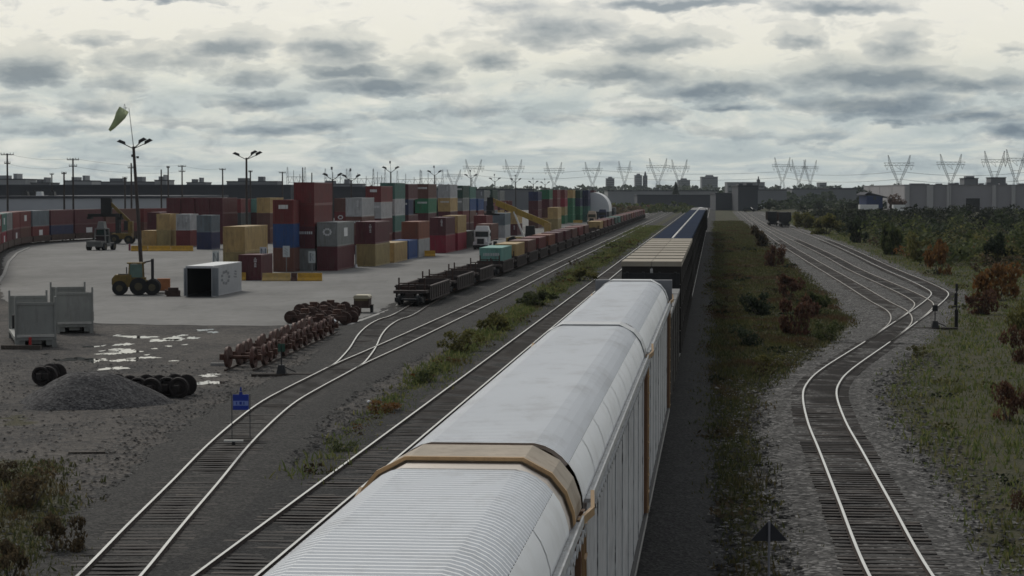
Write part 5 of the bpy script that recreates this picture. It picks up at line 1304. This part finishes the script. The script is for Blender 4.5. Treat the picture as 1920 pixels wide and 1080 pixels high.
PY = [(888, 299, 30, 2500), (963, 299, 31, 2450), (1039, 304, 29, 2500), (1111, 304, 28, 2500), (1171, 302, 22, 2800), (1234, 297, 33, 2400), (1274, 299, 29, 2500), (1467, 295, 29, 2600), (1498, 299, 26, 2800), (1519, 300, 24, 2900), (1686, 291, 42, 2000), (1783, 289, 40, 2050), (1865, 283, 38, 2000), (1905, 280, 36, 2000), (851, 318, 26, 2700), (1940, 284, 38, 2000)]
pos = [pylon(x, y, w, Z, f'lattice pylon, {nth(i)} of the horizon line from the left' if i < 14 else ['faint small pylon left of the whole horizon row', 'pylon cut by the right edge of the photo'][i-14]) for i, (x, y, w, Z) in enumerate(PY)]
# conductors between the right-hand pylons
def cond(a, b, r, label):
    mb = MB(); n = 8; sag = 4
    for k in range(n):
        f0, f1 = k/n, (k+1)/n
        mb.tube(Vector(a).lerp(Vector(b), f0)-Vector((0, 0, sag*4*f0*(1-f0))), Vector(a).lerp(Vector(b), f1)-Vector((0, 0, sag*4*f1*(1-f1))), r, 4, None, 0, False)
    mb.build('power_line', m_lattice, None, label=label, cat='power line', group='conductors between the pylons')
hz = [('upper', 0), ('lower', -7)]
for nm, dz in hz:
    cond((pos[0][0], 2480, 34+dz), (pos[3][0], 2500, 33+dz), .2, f'{nm} power line across the left pylons')
    cond((pos[3][0], 2500, 33+dz), (pos[7][0], 2600, 32+dz), .2, f'{nm} power line across the middle pylons')
    cond((pos[7][0], 2600, 32+dz), (pos[10][0], 2000, 27+dz), .2, f'{nm} power line between middle and right pylons')
    cond((pos[10][0], 2000, 27+dz), (pos[15][0], 2000, 27+dz), .2, f'{nm} power line across the right pylons')
# substation gantries at the left horizon
for i, (x0, x1, yt) in enumerate([(539, 572, 313), (610, 650, 316), (655, 700, 318), (700, 722, 316), (745, 790, 320), (788, 830, 318)]):
    Z = 1900; a, b = AT(x0, yt, Z), AT(x1, yt, Z); t = empty('substation_gantry', f'grey steel substation gantry, {nth(i)} from the left on the horizon', 'gantry', (a.x, Z, 0), 0, 'substation gantries')
    mb = MB(); W = b.x-a.x; h = a.z
    for X0 in (0, W):
        for k in (-1, 1): mb.bar((X0+k*1.6, 0, 0), (X0+k*.3, 0, h), .25)
        for j in range(9): z = h*j/9; mb.bar((X0-1.6+1.3*j/9, 0, z), (X0+1.6-1.3*(j+1)/9, 0, z+h/9), .18)
    for f in (.55, .72): mb.bar((0, 0, h*f), (W, 0, h*f), .3)
    for j in range(8): mb.bar((W*j/8, 0, h*(.55 if j % 2 else .72)), (W*(j+1)/8, 0, h*(.72 if j % 2 else .55)), .2)
    mb.bar((W*.35, 0, h*.2), (W*.35, 0, h*.9), .4); mb.bar((W*.7, 0, h*.1), (W*.7, 0, h*.8), .4); mb.build('lattice_frame', m_lattice, t)
# ================================================================ BUILDINGS
def facade(name, col, var=.08): return M(name, col, .85, 0, var, .05, None)
m_far2 = facade('far_dim', (.075, .08, .095)); m_far = facade('far_concrete', (.16, .165, .18)); m_farl = facade('far_pale', (.30, .31, .32)); m_fard = facade('far_dark', (.045, .048, .06)); m_wh = facade('warehouse_grey', (.30, .29, .305)); m_whl = facade('warehouse_pale', (.42, .41, .41))
def block(x0, x1, yt, Z, label, mat, depth=25, kind='building', cat='building', extra=None, z0=0, bands=0):
    a, b = AT(x0, yt, Z), AT(x1, yt, Z); W = b.x-a.x; h = a.z; t = empty(kind, label, cat, ((a.x+b.x)/2, Z, 0))
    mb = MB(); mb.bb(-W/2, W/2, 0, depth, z0, h); mb.build('wall', mat, t)
    mb = MB(); mb.bb(-W/2-.3, W/2+.3, -.3, depth+.3, h, h+.6); mb.build('roof', m_fard, t)
    if bands:
        mb = MB()
        for i in range(bands):
            z = h*(i+.6)/(bands+.4); mb.bb(-W/2*.94, W/2*.94, -.25, .0, z-h/bands*.16, z+h/bands*.16)
        mb.build('window_band', m_glass, t)
    if extra:
        for (fx0, fx1, dh) in extra:
            mb = MB(); mb.bb(-W/2+W*fx0, -W/2+W*fx1, depth*.2, depth*.7, h+.6, h+.6+dh); mb.build('roof_unit', mat, t)
    return t
block(-60, 545, 349.5, 760, 'very long dark flat-roofed building across the left horizon', m_fard, 40, bands=0)
block(540, 690, 353, 780, 'dark building continuing the long one behind the tall red stack', m_fard, 40)
block(690, 1000, 356.2, 1100, 'low grey building line behind the middle container row', m_far, 40)
# rooftops beyond the dark building
for i, (x0, x1, y, Z, m) in enumerate([(-20, 48, 337, 1300, m_farl), (58, 92, 344, 1300, m_far), (120, 172, 340, 1350, m_farl), (178, 300, 342, 1400, m_far), (290, 312, 339, 1300, m_farl), (350, 385, 343, 1500, m_far), (425, 520, 341, 1500, m_far), (590, 680, 346, 1500, m_far)]):
    block(x0, x1, y, Z, f'distant flat roof, {nth(i)} from the left above the long dark building', m, 30, extra=[(.2, .4, 2), (.6, .7, 3)])
# pale long shed behind the left train
t = block(-20, 312, 372, 560, 'long pale grey low shed with flat roof behind the left double-stack train', facade('shed_pale', (.50, .52, .55)), 120)
for i, (x, lb) in enumerate([(24, 'dark van'), (40, 'dark van'), (52, 'white van'), (76, 'dark van')]):
    q = AT(x, 372.2, 575); vt = empty('rooftop_unit', f'small {"white" if "white" in lb else "dark"} box unit, {nth(i)} from the left on the pale shed roof', 'rooftop unit', (q.x, 590, AT(x, 372, 560).z+.6)); mb = MB(); mb.box((0, 0, .55), (1.6, 3, 1.1), 0, None, .8); mb.build('housing', m_dark if 'dark' in lb else m_white, vt); mb = MB(); mb.tube((0, 0, 1.1), (0, 0, 1.5), .35, 10); mb.build('vent', m_dark, vt)
# right warehouse
a = AT(1696, 347.5, 1000); b = AT(1990, 345.5, 1000); W = b.x-a.x; h = a.z; t = empty('warehouse', 'large grey panelled warehouse with a dark loading door at the right', 'warehouse', (a.x, 1000, 0), RZ); K = 1000/600
mb = MB(); mb.bb(0, W, 0, 275, 0, h); mb.build('wall', m_wh, t)
mb = MB(); mb.bb(-.2, W, -.25, 275, h, h+.35); mb.build('parapet', m_wh, t)
mb = MB()
for x0, x1 in ((.05, 1.3), (5.9, 7.6), (11.2, 11.9), (12.0, 12.3), (23.2, 24.2), (28.3, 29.3)): mb.bb(x0*K, x1*K, -.8, 0, 0, h-.05)
mb.build('pilaster', m_whl, t)
mb = MB(); mb.bb(16.3*K, 20.0*K, -.12, .05, 0, 6.1); mb.build('loading_door', m_black, t)
mb = MB(); mb.bb(16.0*K, 16.3*K, -.2, 0, 0, 6.5); mb.bb(20.0*K, 20.3*K, -.2, 0, 0, 6.5); mb.bb(16.3*K, 20.0*K, -.2, 0, 6.1, 6.5); mb.build('door_frame', m_wh, t)
for x, w_, hh in ((2.0, 4, 1.2), (6.2, 1.0, 1.0), (9.0, 1.6, 1.1), (12.5, 2.6, 1.3), (14.0, 1.0, 1.6), (20.5, 1.2, 1.2), (22.5, 1.4, 1.8), (26, 2, 1.3), (31, 2.5, 1.2)):
    mb = MB(); mb.bb(x*K, (x+w_)*K, 10, 15, h, h+hh*.75); mb.build('roof_unit', m_far, t)
mb = MB()
for y0 in (70, 150, 230): mb.bb(-.2, 0, y0, y0+1.0, 0, h-.1)
mb.build('pilaster', m_whl, t)
block(1808, 1834, 335.5, 1400, 'square grey tower rising behind the warehouse roof', m_far, 14, extra=[(.2, .8, 1.2)]); block(1858, 1886, 334, 1450, 'second square grey tower behind the warehouse roof', m_far, 14)
# blue house
a = AT(1624, 366, 960); W = (1656-1624)*960/F; t = empty('small_building', 'small blue building with a dark sloping roof left of the warehouse', 'building', (a.x+W/2, 960, 0), .2)
mb = MB(); mb.bb(-W/2, W/2, 0, 9, 0, 7.4); mb.build('wall', M('wall_blue', (.02, .045, .15), .6, 0, .1, .5), t)
mb = MB(); mb.prism([(-W/2-1.2, 7.8), (-W/2+.6, 8.9), (W/2+1.8, 6.8), (W/2+1.8, 6.4), (-W/2+.6, 8.4), (-W/2-1.2, 7.4)], -.6, 9.6); mb.build('roof', m_fard, t)
mb = MB(); mb.bb(-.6, .6, -.05, .0, 5.6, 7.0); mb.build('window', m_glass, t)
# white trailers and parked cars
def trailer(x, y, w, label, rz=0.2):
    p = G(x, y); L = w*p.y/F; t = empty('box_trailer', label, 'trailer', p, rz); mb = MB(); mb.bb(-L/2, L/2, 0, 2.4, 1.1, 3.7); mb.build('box', m_white, t)
    mb = MB(); mb.bb(-L/2, L/2, .2, 2.2, .85, 1.1)
    mb.build('underframe', m_dark, t); 
    for x_ in (-L*.35, -L*.25): mb = MB(); mb.tube((x_, .05, .5), (x_, 2.3, .5), .5, 12); mb.build('wheel', m_black, t)
trailer(1630, 400.5, 36, 'long white trailer in front of the small blue building'); trailer(1686, 401, 22, 'white trailer below the red-brown tree', .1); trailer(1482, 382, 20, 'far white trailer on the field edge'); trailer(1437, 382, 18, 'far white trailer left of the other')
def car(x, y, label, mat, rz, sz=1.0):
    p = G(x, y); t = empty('parked_car', label, 'car', p, rz); t.scale = (sz,)*3
    mb = MB(); mb.prism([(-2.2, .35), (2.2, .35), (2.25, .8), (1.2, .95), (-2.1, .95)], -.85, .85, axis='x' if False else 'y'); mb.build('body', mat, t)
    mb = MB(); mb.prism([(-1.9, .95), (1.1, .95), (.5, 1.5), (-1.5, 1.5)], -.75, .75); mb.build('cabin', m_glass, t)
    for x_ in (-1.4, 1.4): mb = MB(); mb.tube((x_, -.88, .33), (x_, .88, .33), .33, 12); mb.build('wheel', m_black, t)
for i, (x, y, c) in enumerate([(1347, 392, 'dark'), (1358, 394, 'dark'), (1372, 391, 'dark'), (1386, 389, 'white'), (1394, 392, 'dark'), (1401, 388, 'white'), (1409, 390, 'white'), (1417, 394, 'dark'), (1425, 389, 'white'), (1405, 397, 'dark'), (1434, 392, 'white')]):
    car(x, y, f'{c} far vehicle, {nth(i)} from the left beyond the end of the train', m_white if c == 'white' else m_dark, R.uniform(-.4, .4), 1.35)
# white dome
a = AT(1112, 361, 690); R_ = 30*690/F; t = empty('dome_shelter', 'white fabric dome shelter rising behind the far containers', 'shelter', (a.x, 690, 0), RZ)
mb = MB(); n = 18; pr = [(R_*math.cos(PI*k/n), a.z-R_+R_*math.sin(PI*k/n)) for k in range(n+1)]; mb.prism([(R_, 3.0)] + pr + [(-R_, 3.0)], 0, 18); mb.build('fabric_roof', M('white_fabric', (.75, .76, .77), .6, 0, .04, .5), t)
mb = MB(); mb.bb(-R_, R_, .2, 17.8, 0, 3.0); mb.build('base_wall', cm('charcoal'), t)
# skyline
for x0, x1, yt, Z, lb, m, bd in [(1137, 1152, 335, 3600, 'grey apartment slab on the skyline left of the twin towers', m_far, 8), (1191, 1204, 329, 3800, 'left round-topped tower of the twin pair on the skyline', m_far, 10), (1207, 1214, 330, 3800, 'right spired tower of the twin pair on the skyline', m_fard, 10),
   (1272, 1294, 338, 3500, 'grey block on the skyline behind the conifer', m_far, 8), (1316, 1346, 332, 3400, 'wide grey apartment block on the skyline above the train end', m_far, 9), (1537, 1550, 343, 3000, 'small round-topped building alone on the skyline', m_far, 4), (1364, 1434, 342.5, 2400, 'long low institutional building on the skyline', m_far, 3)]:
    t = block(x0, x1, yt, Z, lb, m, 30, bands=bd)
    if 'twin' in lb or 'wide' in lb or 'behind the conifer' in lb:
        W = (x1-x0)*Z/F; h = AT(x0, yt, Z).z; mb = MB()
        if 'spired' in lb: mb.box((0, 10, h+4), (W*.8, W*.8, 8), 0, None, .25)
        else: mb.box((0, 10, h+1.6), (W*.55, 8, 3.2), 0, None, .8)
        mb.build('roof_cap', m, t)
p = AT(1422, 331, 2300); mb = MB(); mb.tube((0, 0, 0), (0, 0, p.z), 1.0, 8, .6); mb.tube((0, 0, p.z-7), (0, 0, p.z-3), 1.8, 8); mb.build('chimney_stack', m_fard, None, (p.x, 2300, 0), label='thin dark chimney stack beside the long low building', cat='chimney')
block(1140, 1345, 358.5, 1500, 'long pale low warehouse in the distance beyond the dome', m_farl, 60); block(1195, 1380, 367, 1250, 'long dark low shed in front of the pale distant warehouse', m_far2, 30)
block(1384, 1421, 350, 1050, 'dark square building beyond the far vehicles', m_far2, 30, extra=[(.1, .3, .8), (.5, .8, 1)]); block(1342, 1384, 364, 1080, 'low dark wing left of the dark square building', m_far2, 30)
block(1421, 1475, 357, 1500, 'grey-green low building right of the dark square one', m_far, 40); block(1485, 1625, 355, 1700, 'far grey warehouse line across the right field', m_far, 60); block(1555, 1640, 353.5, 2000, 'farthest pale roof above the right field', m_farl, 60)
# horizon woods: one mass
def woods(x0, x1, Z, lo, hi, n, seed, mat):
    rr = random.Random(seed); mb = MB()
    for i in range(n):
        x = x0+(x1-x0)*(i+rr.random())/n; q = AT(x, 352, Z*rr.uniform(.93, 1.07)); h = rr.uniform(lo, hi); w = h*rr.uniform(.45, .8)
        for k in range(26):
            d = Vector((rr.gauss(0, 1), rr.gauss(0, 1), rr.gauss(0, 1))).normalized(); c = Vector((q.x+d.x*w, q.y+d.y*w, h*.5+d.z*h*.5)); e = Euler((rr.uniform(-1, 1), rr.uniform(-1, 1), rr.uniform(0, 6))).to_matrix(); sz = w*.7
            mb.add([c+e @ Vector((a_*sz, b_*sz, 0)) for a_, b_ in ((-.5, 0), (0, -.5), (.6, 0), (0, .5))], [(0, 1, 2, 3)])
    mb.build('distant_wood', mat, kind='stuff')
woods(880, 1720, 3000, 10, 17, 150, 1, l_dark); woods(1140, 1560, 1650, 5, 9, 70, 2, l_dark); woods(1430, 1700, 1150, 3, 6, 50, 3, l_dark); woods(-40, 900, 2600, 9, 15, 110, 4, l_dark)
woods(1150, 1300, 1000, 1.5, 4, 60, 5, l_green); woods(1145, 1200, 900, 1.5, 3.5, 20, 6, l_brown)
# ================================================================ SKY, LIGHT, CAMERA
w = bpy.data.worlds.new('World'); sc.world = w; w.use_nodes = True; nt = w.node_tree; nt.nodes.clear()
SUN_EL, SUN_AZ = math.radians(42), math.radians(-28)     # azimuth from +Y, negative = left
tc = nn(nt, 'ShaderNodeTexCoord'); D = tc.outputs['Generated']
sx = nn(nt, 'ShaderNodeSeparateXYZ'); nt.links.new(D, sx.inputs[0])
sky = nn(nt, 'ShaderNodeTexSky'); sky.sky_type = 'NISHITA'; sky.sun_disc = False; sky.sun_elevation = SUN_EL; sky.sun_rotation = SUN_AZ; sky.air_density = 1.2; sky.dust_density = 2.0
az = mathn(nt, 'ARCTAN2', sx.outputs[0], sx.outputs[1]); el = mathn(nt, 'ARCSINE', sx.outputs[2])
cv = nn(nt, 'ShaderNodeCombineXYZ'); nt.links.new(az, cv.inputs[0]); nt.links.new(el, cv.inputs[1])
# turbulence for the cloud edges, wider than tall
wv = vmul(nt, cv.outputs[0], (1, 2.2, 1))
def warp(scale, amt, det):
    n = nn(nt, 'ShaderNodeTexNoise'); n.inputs['Scale'].default_value = scale; n.inputs['Detail'].default_value = det; n.inputs['Roughness'].default_value = .6; nt.links.new(wv, n.inputs['Vector'])
    s = nt.nodes.new('ShaderNodeVectorMath'); s.operation = 'SUBTRACT'; nt.links.new(n.outputs['Color'], s.inputs[0]); s.inputs[1].default_value = (.5, .5, .5)
    return vmul(nt, s.outputs[0], (amt, amt*.42, 0))
ad = nt.nodes.new('ShaderNodeVectorMath'); ad.operation = 'ADD'; nt.links.new(cv.outputs[0], ad.inputs[0]); nt.links.new(warp(36, .026, 3), ad.inputs[1])
ad2 = nt.nodes.new('ShaderNodeVectorMath'); ad2.operation = 'ADD'; nt.links.new(ad.outputs[0], ad2.inputs[0]); nt.links.new(warp(120, .011, 5), ad2.inputs[1]); Wd = ad2.outputs[0]
CL = [(55, 118, 95, 44, 1), (435, 80, 105, 36, .95), (175, 72, 60, 18, .5), (615, 84, 110, 36, .75), (325, 108, 130, 30, .5), (460, 138, 90, 24, .6), (215, 150, 70, 24, .45), (640, 126, 125, 20, .9), (715, 152, 160, 27, .9), (795, 122, 60, 34, .6),
      (475, 188, 110, 20, .7), (920, 106, 72, 32, .7), (1045, 46, 140, 48, .75), (1240, 75, 150, 32, .85), (1255, 2, 190, 18, 1.1), (1590, 8, 160, 22, .8), (1150, 130, 140, 30, .8), (1320, 160, 160, 28, .9), (1500, 70, 60, 30, .75), (1680, 76, 64, 44, .65),
      (1630, 135, 190, 42, 1), (1820, 150, 150, 28, .8), (1640, 186, 190, 34, .95), (1820, 212, 110, 20, .8), (1905, 238, 60, 26, .8), (1365, 197, 75, 13, .8), (1215, 214, 80, 20, .6), (170, 195, 90, 30, .5), (290, -4, 140, 10, .8), (20, 195, 60, 24, .5), (600, 228, 90, 12, .5),
      (500, 240, 110, 16, .45), (880, 195, 90, 30, .4), (1060, 215, 120, 20, .35), (1690, 222, 60, 10, .6), (960, 10, 120, 16, .4), (1900, 82, 50, 16, .45), (345, 225, 90, 12, .4), (760, 215, 120, 14, .35), (1480, 250, 200, 16, .3), (100, 240, 140, 14, .35)]
acc = None; accd = None
for (x, y, rx, ry, k) in CL:
    d = ray(x, y).normalized(); a0 = math.atan2(d.x, d.y); e0 = math.asin(d.z)
    s = nt.nodes.new('ShaderNodeVectorMath'); s.operation = 'SUBTRACT'; nt.links.new(Wd, s.inputs[0]); s.inputs[1].default_value = (a0, e0, 0)
    m = vmul(nt, s.outputs[0], (F/rx, F/ry, 0)); q = nt.nodes.new('ShaderNodeVectorMath'); q.operation = 'LENGTH'; nt.links.new(m, q.inputs[0])
    v = mathn(nt, 'MULTIPLY', mathn(nt, 'SUBTRACT', 1.12, q.outputs['Value'], True), k)
    acc = v if acc is None else mathn(nt, 'MAXIMUM', acc, v)
    s = nt.nodes.new('ShaderNodeVectorMath'); s.operation = 'SUBTRACT'; nt.links.new(Wd, s.inputs[0]); s.inputs[1].default_value = (a0, e0-ry*.36/F, 0)
    m = vmul(nt, s.outputs[0], (F/(rx*.92), F/(ry*.66), 0)); q = nt.nodes.new('ShaderNodeVectorMath'); q.operation = 'LENGTH'; nt.links.new(m, q.inputs[0])
    v = mathn(nt, 'MULTIPLY', mathn(nt, 'SUBTRACT', 1.15, q.outputs['Value'], True), k)
    accd = v if accd is None else mathn(nt, 'MAXIMUM', accd, v)
# generic broken cloud everywhere (height plane projection)
pz = mathn(nt, 'ADD', mathn(nt, 'MAXIMUM', sx.outputs[2], 0), .07); pv = nn(nt, 'ShaderNodeCombineXYZ')
nt.links.new(mathn(nt, 'DIVIDE', sx.outputs[0], pz), pv.inputs[0]); nt.links.new(mathn(nt, 'DIVIDE', sx.outputs[1], pz), pv.inputs[1])
gen = ramp(nt, noise(nt, pv.outputs[0], 1.3, 6, .62), [(.40, (0, 0, 0, 1)), (.72, (1, 1, 1, 1))])
fine = noise(nt, wv, 26, 7, .58, .6); fine2 = noise(nt, wv, 80, 5, .55, .8)
detail = mathn(nt, 'ADD', mathn(nt, 'MULTIPLY', fine, .6), mathn(nt, 'MULTIPLY', fine2, .4))
low = ramp(nt, el, [(0, (1, 1, 1, 1)), (.13, (0, 0, 0, 1))])
dens = mathn(nt, 'ADD', mathn(nt, 'MULTIPLY', acc, 1.0), mathn(nt, 'MULTIPLY', mathn(nt, 'SUBTRACT', detail, .47), 1.5))
dens = mathn(nt, 'ADD', dens, mathn(nt, 'MULTIPLY', mathn(nt, 'MULTIPLY', gen, .42), ramp(nt, el, [(.085, (0, 0, 0, 1)), (.16, (1, 1, 1, 1))])))
base = ramp(nt, el, [(0, (.66, .71, .68, 1)), (.012, (.56, .64, .65, 1)), (.022, (.58, .66, .66, 1)), (.034, (.72, .75, .70, 1)), (.052, (.87, .86, .75, 1)), (.085, (.935, .915, .83, 1)), (.4, (.74, .74, .70, 1)), (1, (.70, .71, .71, 1))])
sidew = ramp(nt, az, [(0, (1, 1, 1, 1)), (1, (1, 1, 1, 1))])
dd = mathn(nt, 'ADD', mathn(nt, 'MULTIPLY', accd, .95), mathn(nt, 'MULTIPLY', mathn(nt, 'SUBTRACT', detail, .47), 1.3))
dd = mathn(nt, 'ADD', dd, mathn(nt, 'MULTIPLY', mathn(nt, 'MULTIPLY', gen, .5), ramp(nt, el, [(.085, (0, 0, 0, 1)), (.16, (1, 1, 1, 1))])))
cloudc = mixc(nt, 1.0, ramp(nt, dens, [(.0, (1.0, 1.0, 1.0, 1)), (.09, (1.0, 1.0, 1.01, 1)), (.22, (.87, .88, .90, 1)), (.7, (.76, .785, .82, 1))]), ramp(nt, dd, [(.06, (1, 1, 1, 1)), (.33, (.76, .79, .84, 1)), (.75, (.44, .50, .585, 1))]), 'MULTIPLY')
stv = nn(nt, 'ShaderNodeCombineXYZ'); nt.links.new(mathn(nt, 'MULTIPLY', az, 20.0), stv.inputs[0]); nt.links.new(mathn(nt, 'MULTIPLY', mathn(nt, 'LOGARITHM', mathn(nt, 'ADD', mathn(nt, 'MAXIMUM', el, 0), .012), 2.718), 3.2), stv.inputs[1])
strk = noise(nt, stv.outputs[0], 1.25, 7, .6, .5)
lowm = ramp(nt, el, [(.0, (.15, .15, .15, 1)), (.012, (.75, .75, .75, 1)), (.04, (.85, .85, .85, 1)), (.062, (.0, .0, .0, 1))])
strc = ramp(nt, strk, [(.34, (.43, .51, .53, 1)), (.47, (.56, .63, .63, 1)), (.57, (.74, .77, .71, 1)), (.70, (.91, .905, .83, 1))])
base = mixc(nt, lowm, base, strc)
c = mixc(nt, 1.0, base, cloudc, 'MULTIPLY')
fr = ramp(nt, noise(nt, wv, 16, 5, .6), [(.56, (0, 0, 0, 1)), (.75, (.10, .095, .07, 1))])
c = mixc(nt, 1.0, c, fr, 'ADD')
# unseen sky behind the camera darkened on purpose, dims faces turned to it
back = ramp(nt, mathn(nt, 'ADD', mathn(nt, 'MULTIPLY', sx.outputs[1], .5), .5), [(.15, (.34, .36, .40, 1)), (.75, (1, 1, 1, 1))])
c = mixc(nt, 1.0, c, back, 'MULTIPLY')
bs = nn(nt, 'ShaderNodeBackground'); nt.links.new(sky.outputs[0], bs.inputs[0]); bs.inputs[1].default_value = .06
bc = nn(nt, 'ShaderNodeBackground'); nt.links.new(c, bc.inputs[0]); bc.inputs[1].default_value = .96
mx = nn(nt, 'ShaderNodeMixShader'); mx.inputs[0].default_value = .93; nt.links.new(bs.outputs[0], mx.inputs[1]); nt.links.new(bc.outputs[0], mx.inputs[2])
wo = nn(nt, 'ShaderNodeOutputWorld'); nt.links.new(mx.outputs[0], wo.inputs[0])
w.cycles.sampling_method = 'MANUAL'; w.cycles.sample_map_resolution = 512
sun = bpy.data.lights.new('sun', 'SUN'); sun.energy = 1.35; sun.angle = math.radians(14); sun.color = (1, .95, .86)
so = bpy.data.objects.new('sun', sun); COL.objects.link(so)
sd = Vector((math.sin(SUN_AZ)*math.cos(SUN_EL), math.cos(SUN_AZ)*math.cos(SUN_EL), math.sin(SUN_EL))); so.rotation_euler = (-sd).to_track_quat('-Z', 'Y').to_euler(); so.location = (0, 0, 60)
HAZE = True
if HAZE:
    m = bpy.data.materials.new('haze_air'); t_ = nodes(m); pvn = nn(t_, 'ShaderNodeVolumePrincipled'); pvn.inputs['Density'].default_value = .00005; pvn.inputs['Color'].default_value = (.74, .82, .88, 1); pvn.inputs['Anisotropy'].default_value = .2
    o_ = nn(t_, 'ShaderNodeOutputMaterial'); t_.links.new(pvn.outputs[0], o_.inputs['Volume'])
    mb = MB(); mb.bb(-2900, 3300, -700, 5000, -1.2, 75); mb.build('haze', m, kind='stuff')
cam = bpy.data.cameras.new('camera'); cam.sensor_width = 36; cam.lens = 36*F/1920; cam.clip_start = .5; cam.clip_end = 60000
co = bpy.data.objects.new('camera', cam); COL.objects.link(co); co.location = (0, 0, H); co.rotation_euler = (PI/2-PIT, 0, 0); sc.camera = co
sc.view_settings.view_transform = 'Standard'; sc.view_settings.look = 'None'; sc.view_settings.exposure = 0; sc.view_settings.gamma = 1
sc.render.engine = 'CYCLES'; sc.cycles.use_denoising = True; sc.cycles.max_bounces = 6; sc.cycles.diffuse_bounces = 3; sc.cycles.glossy_bounces = 3; sc.cycles.volume_bounces = 0
sc.cycles.caustics_reflective = False; sc.cycles.caustics_refractive = False; sc.cycles.filter_width = 1.6
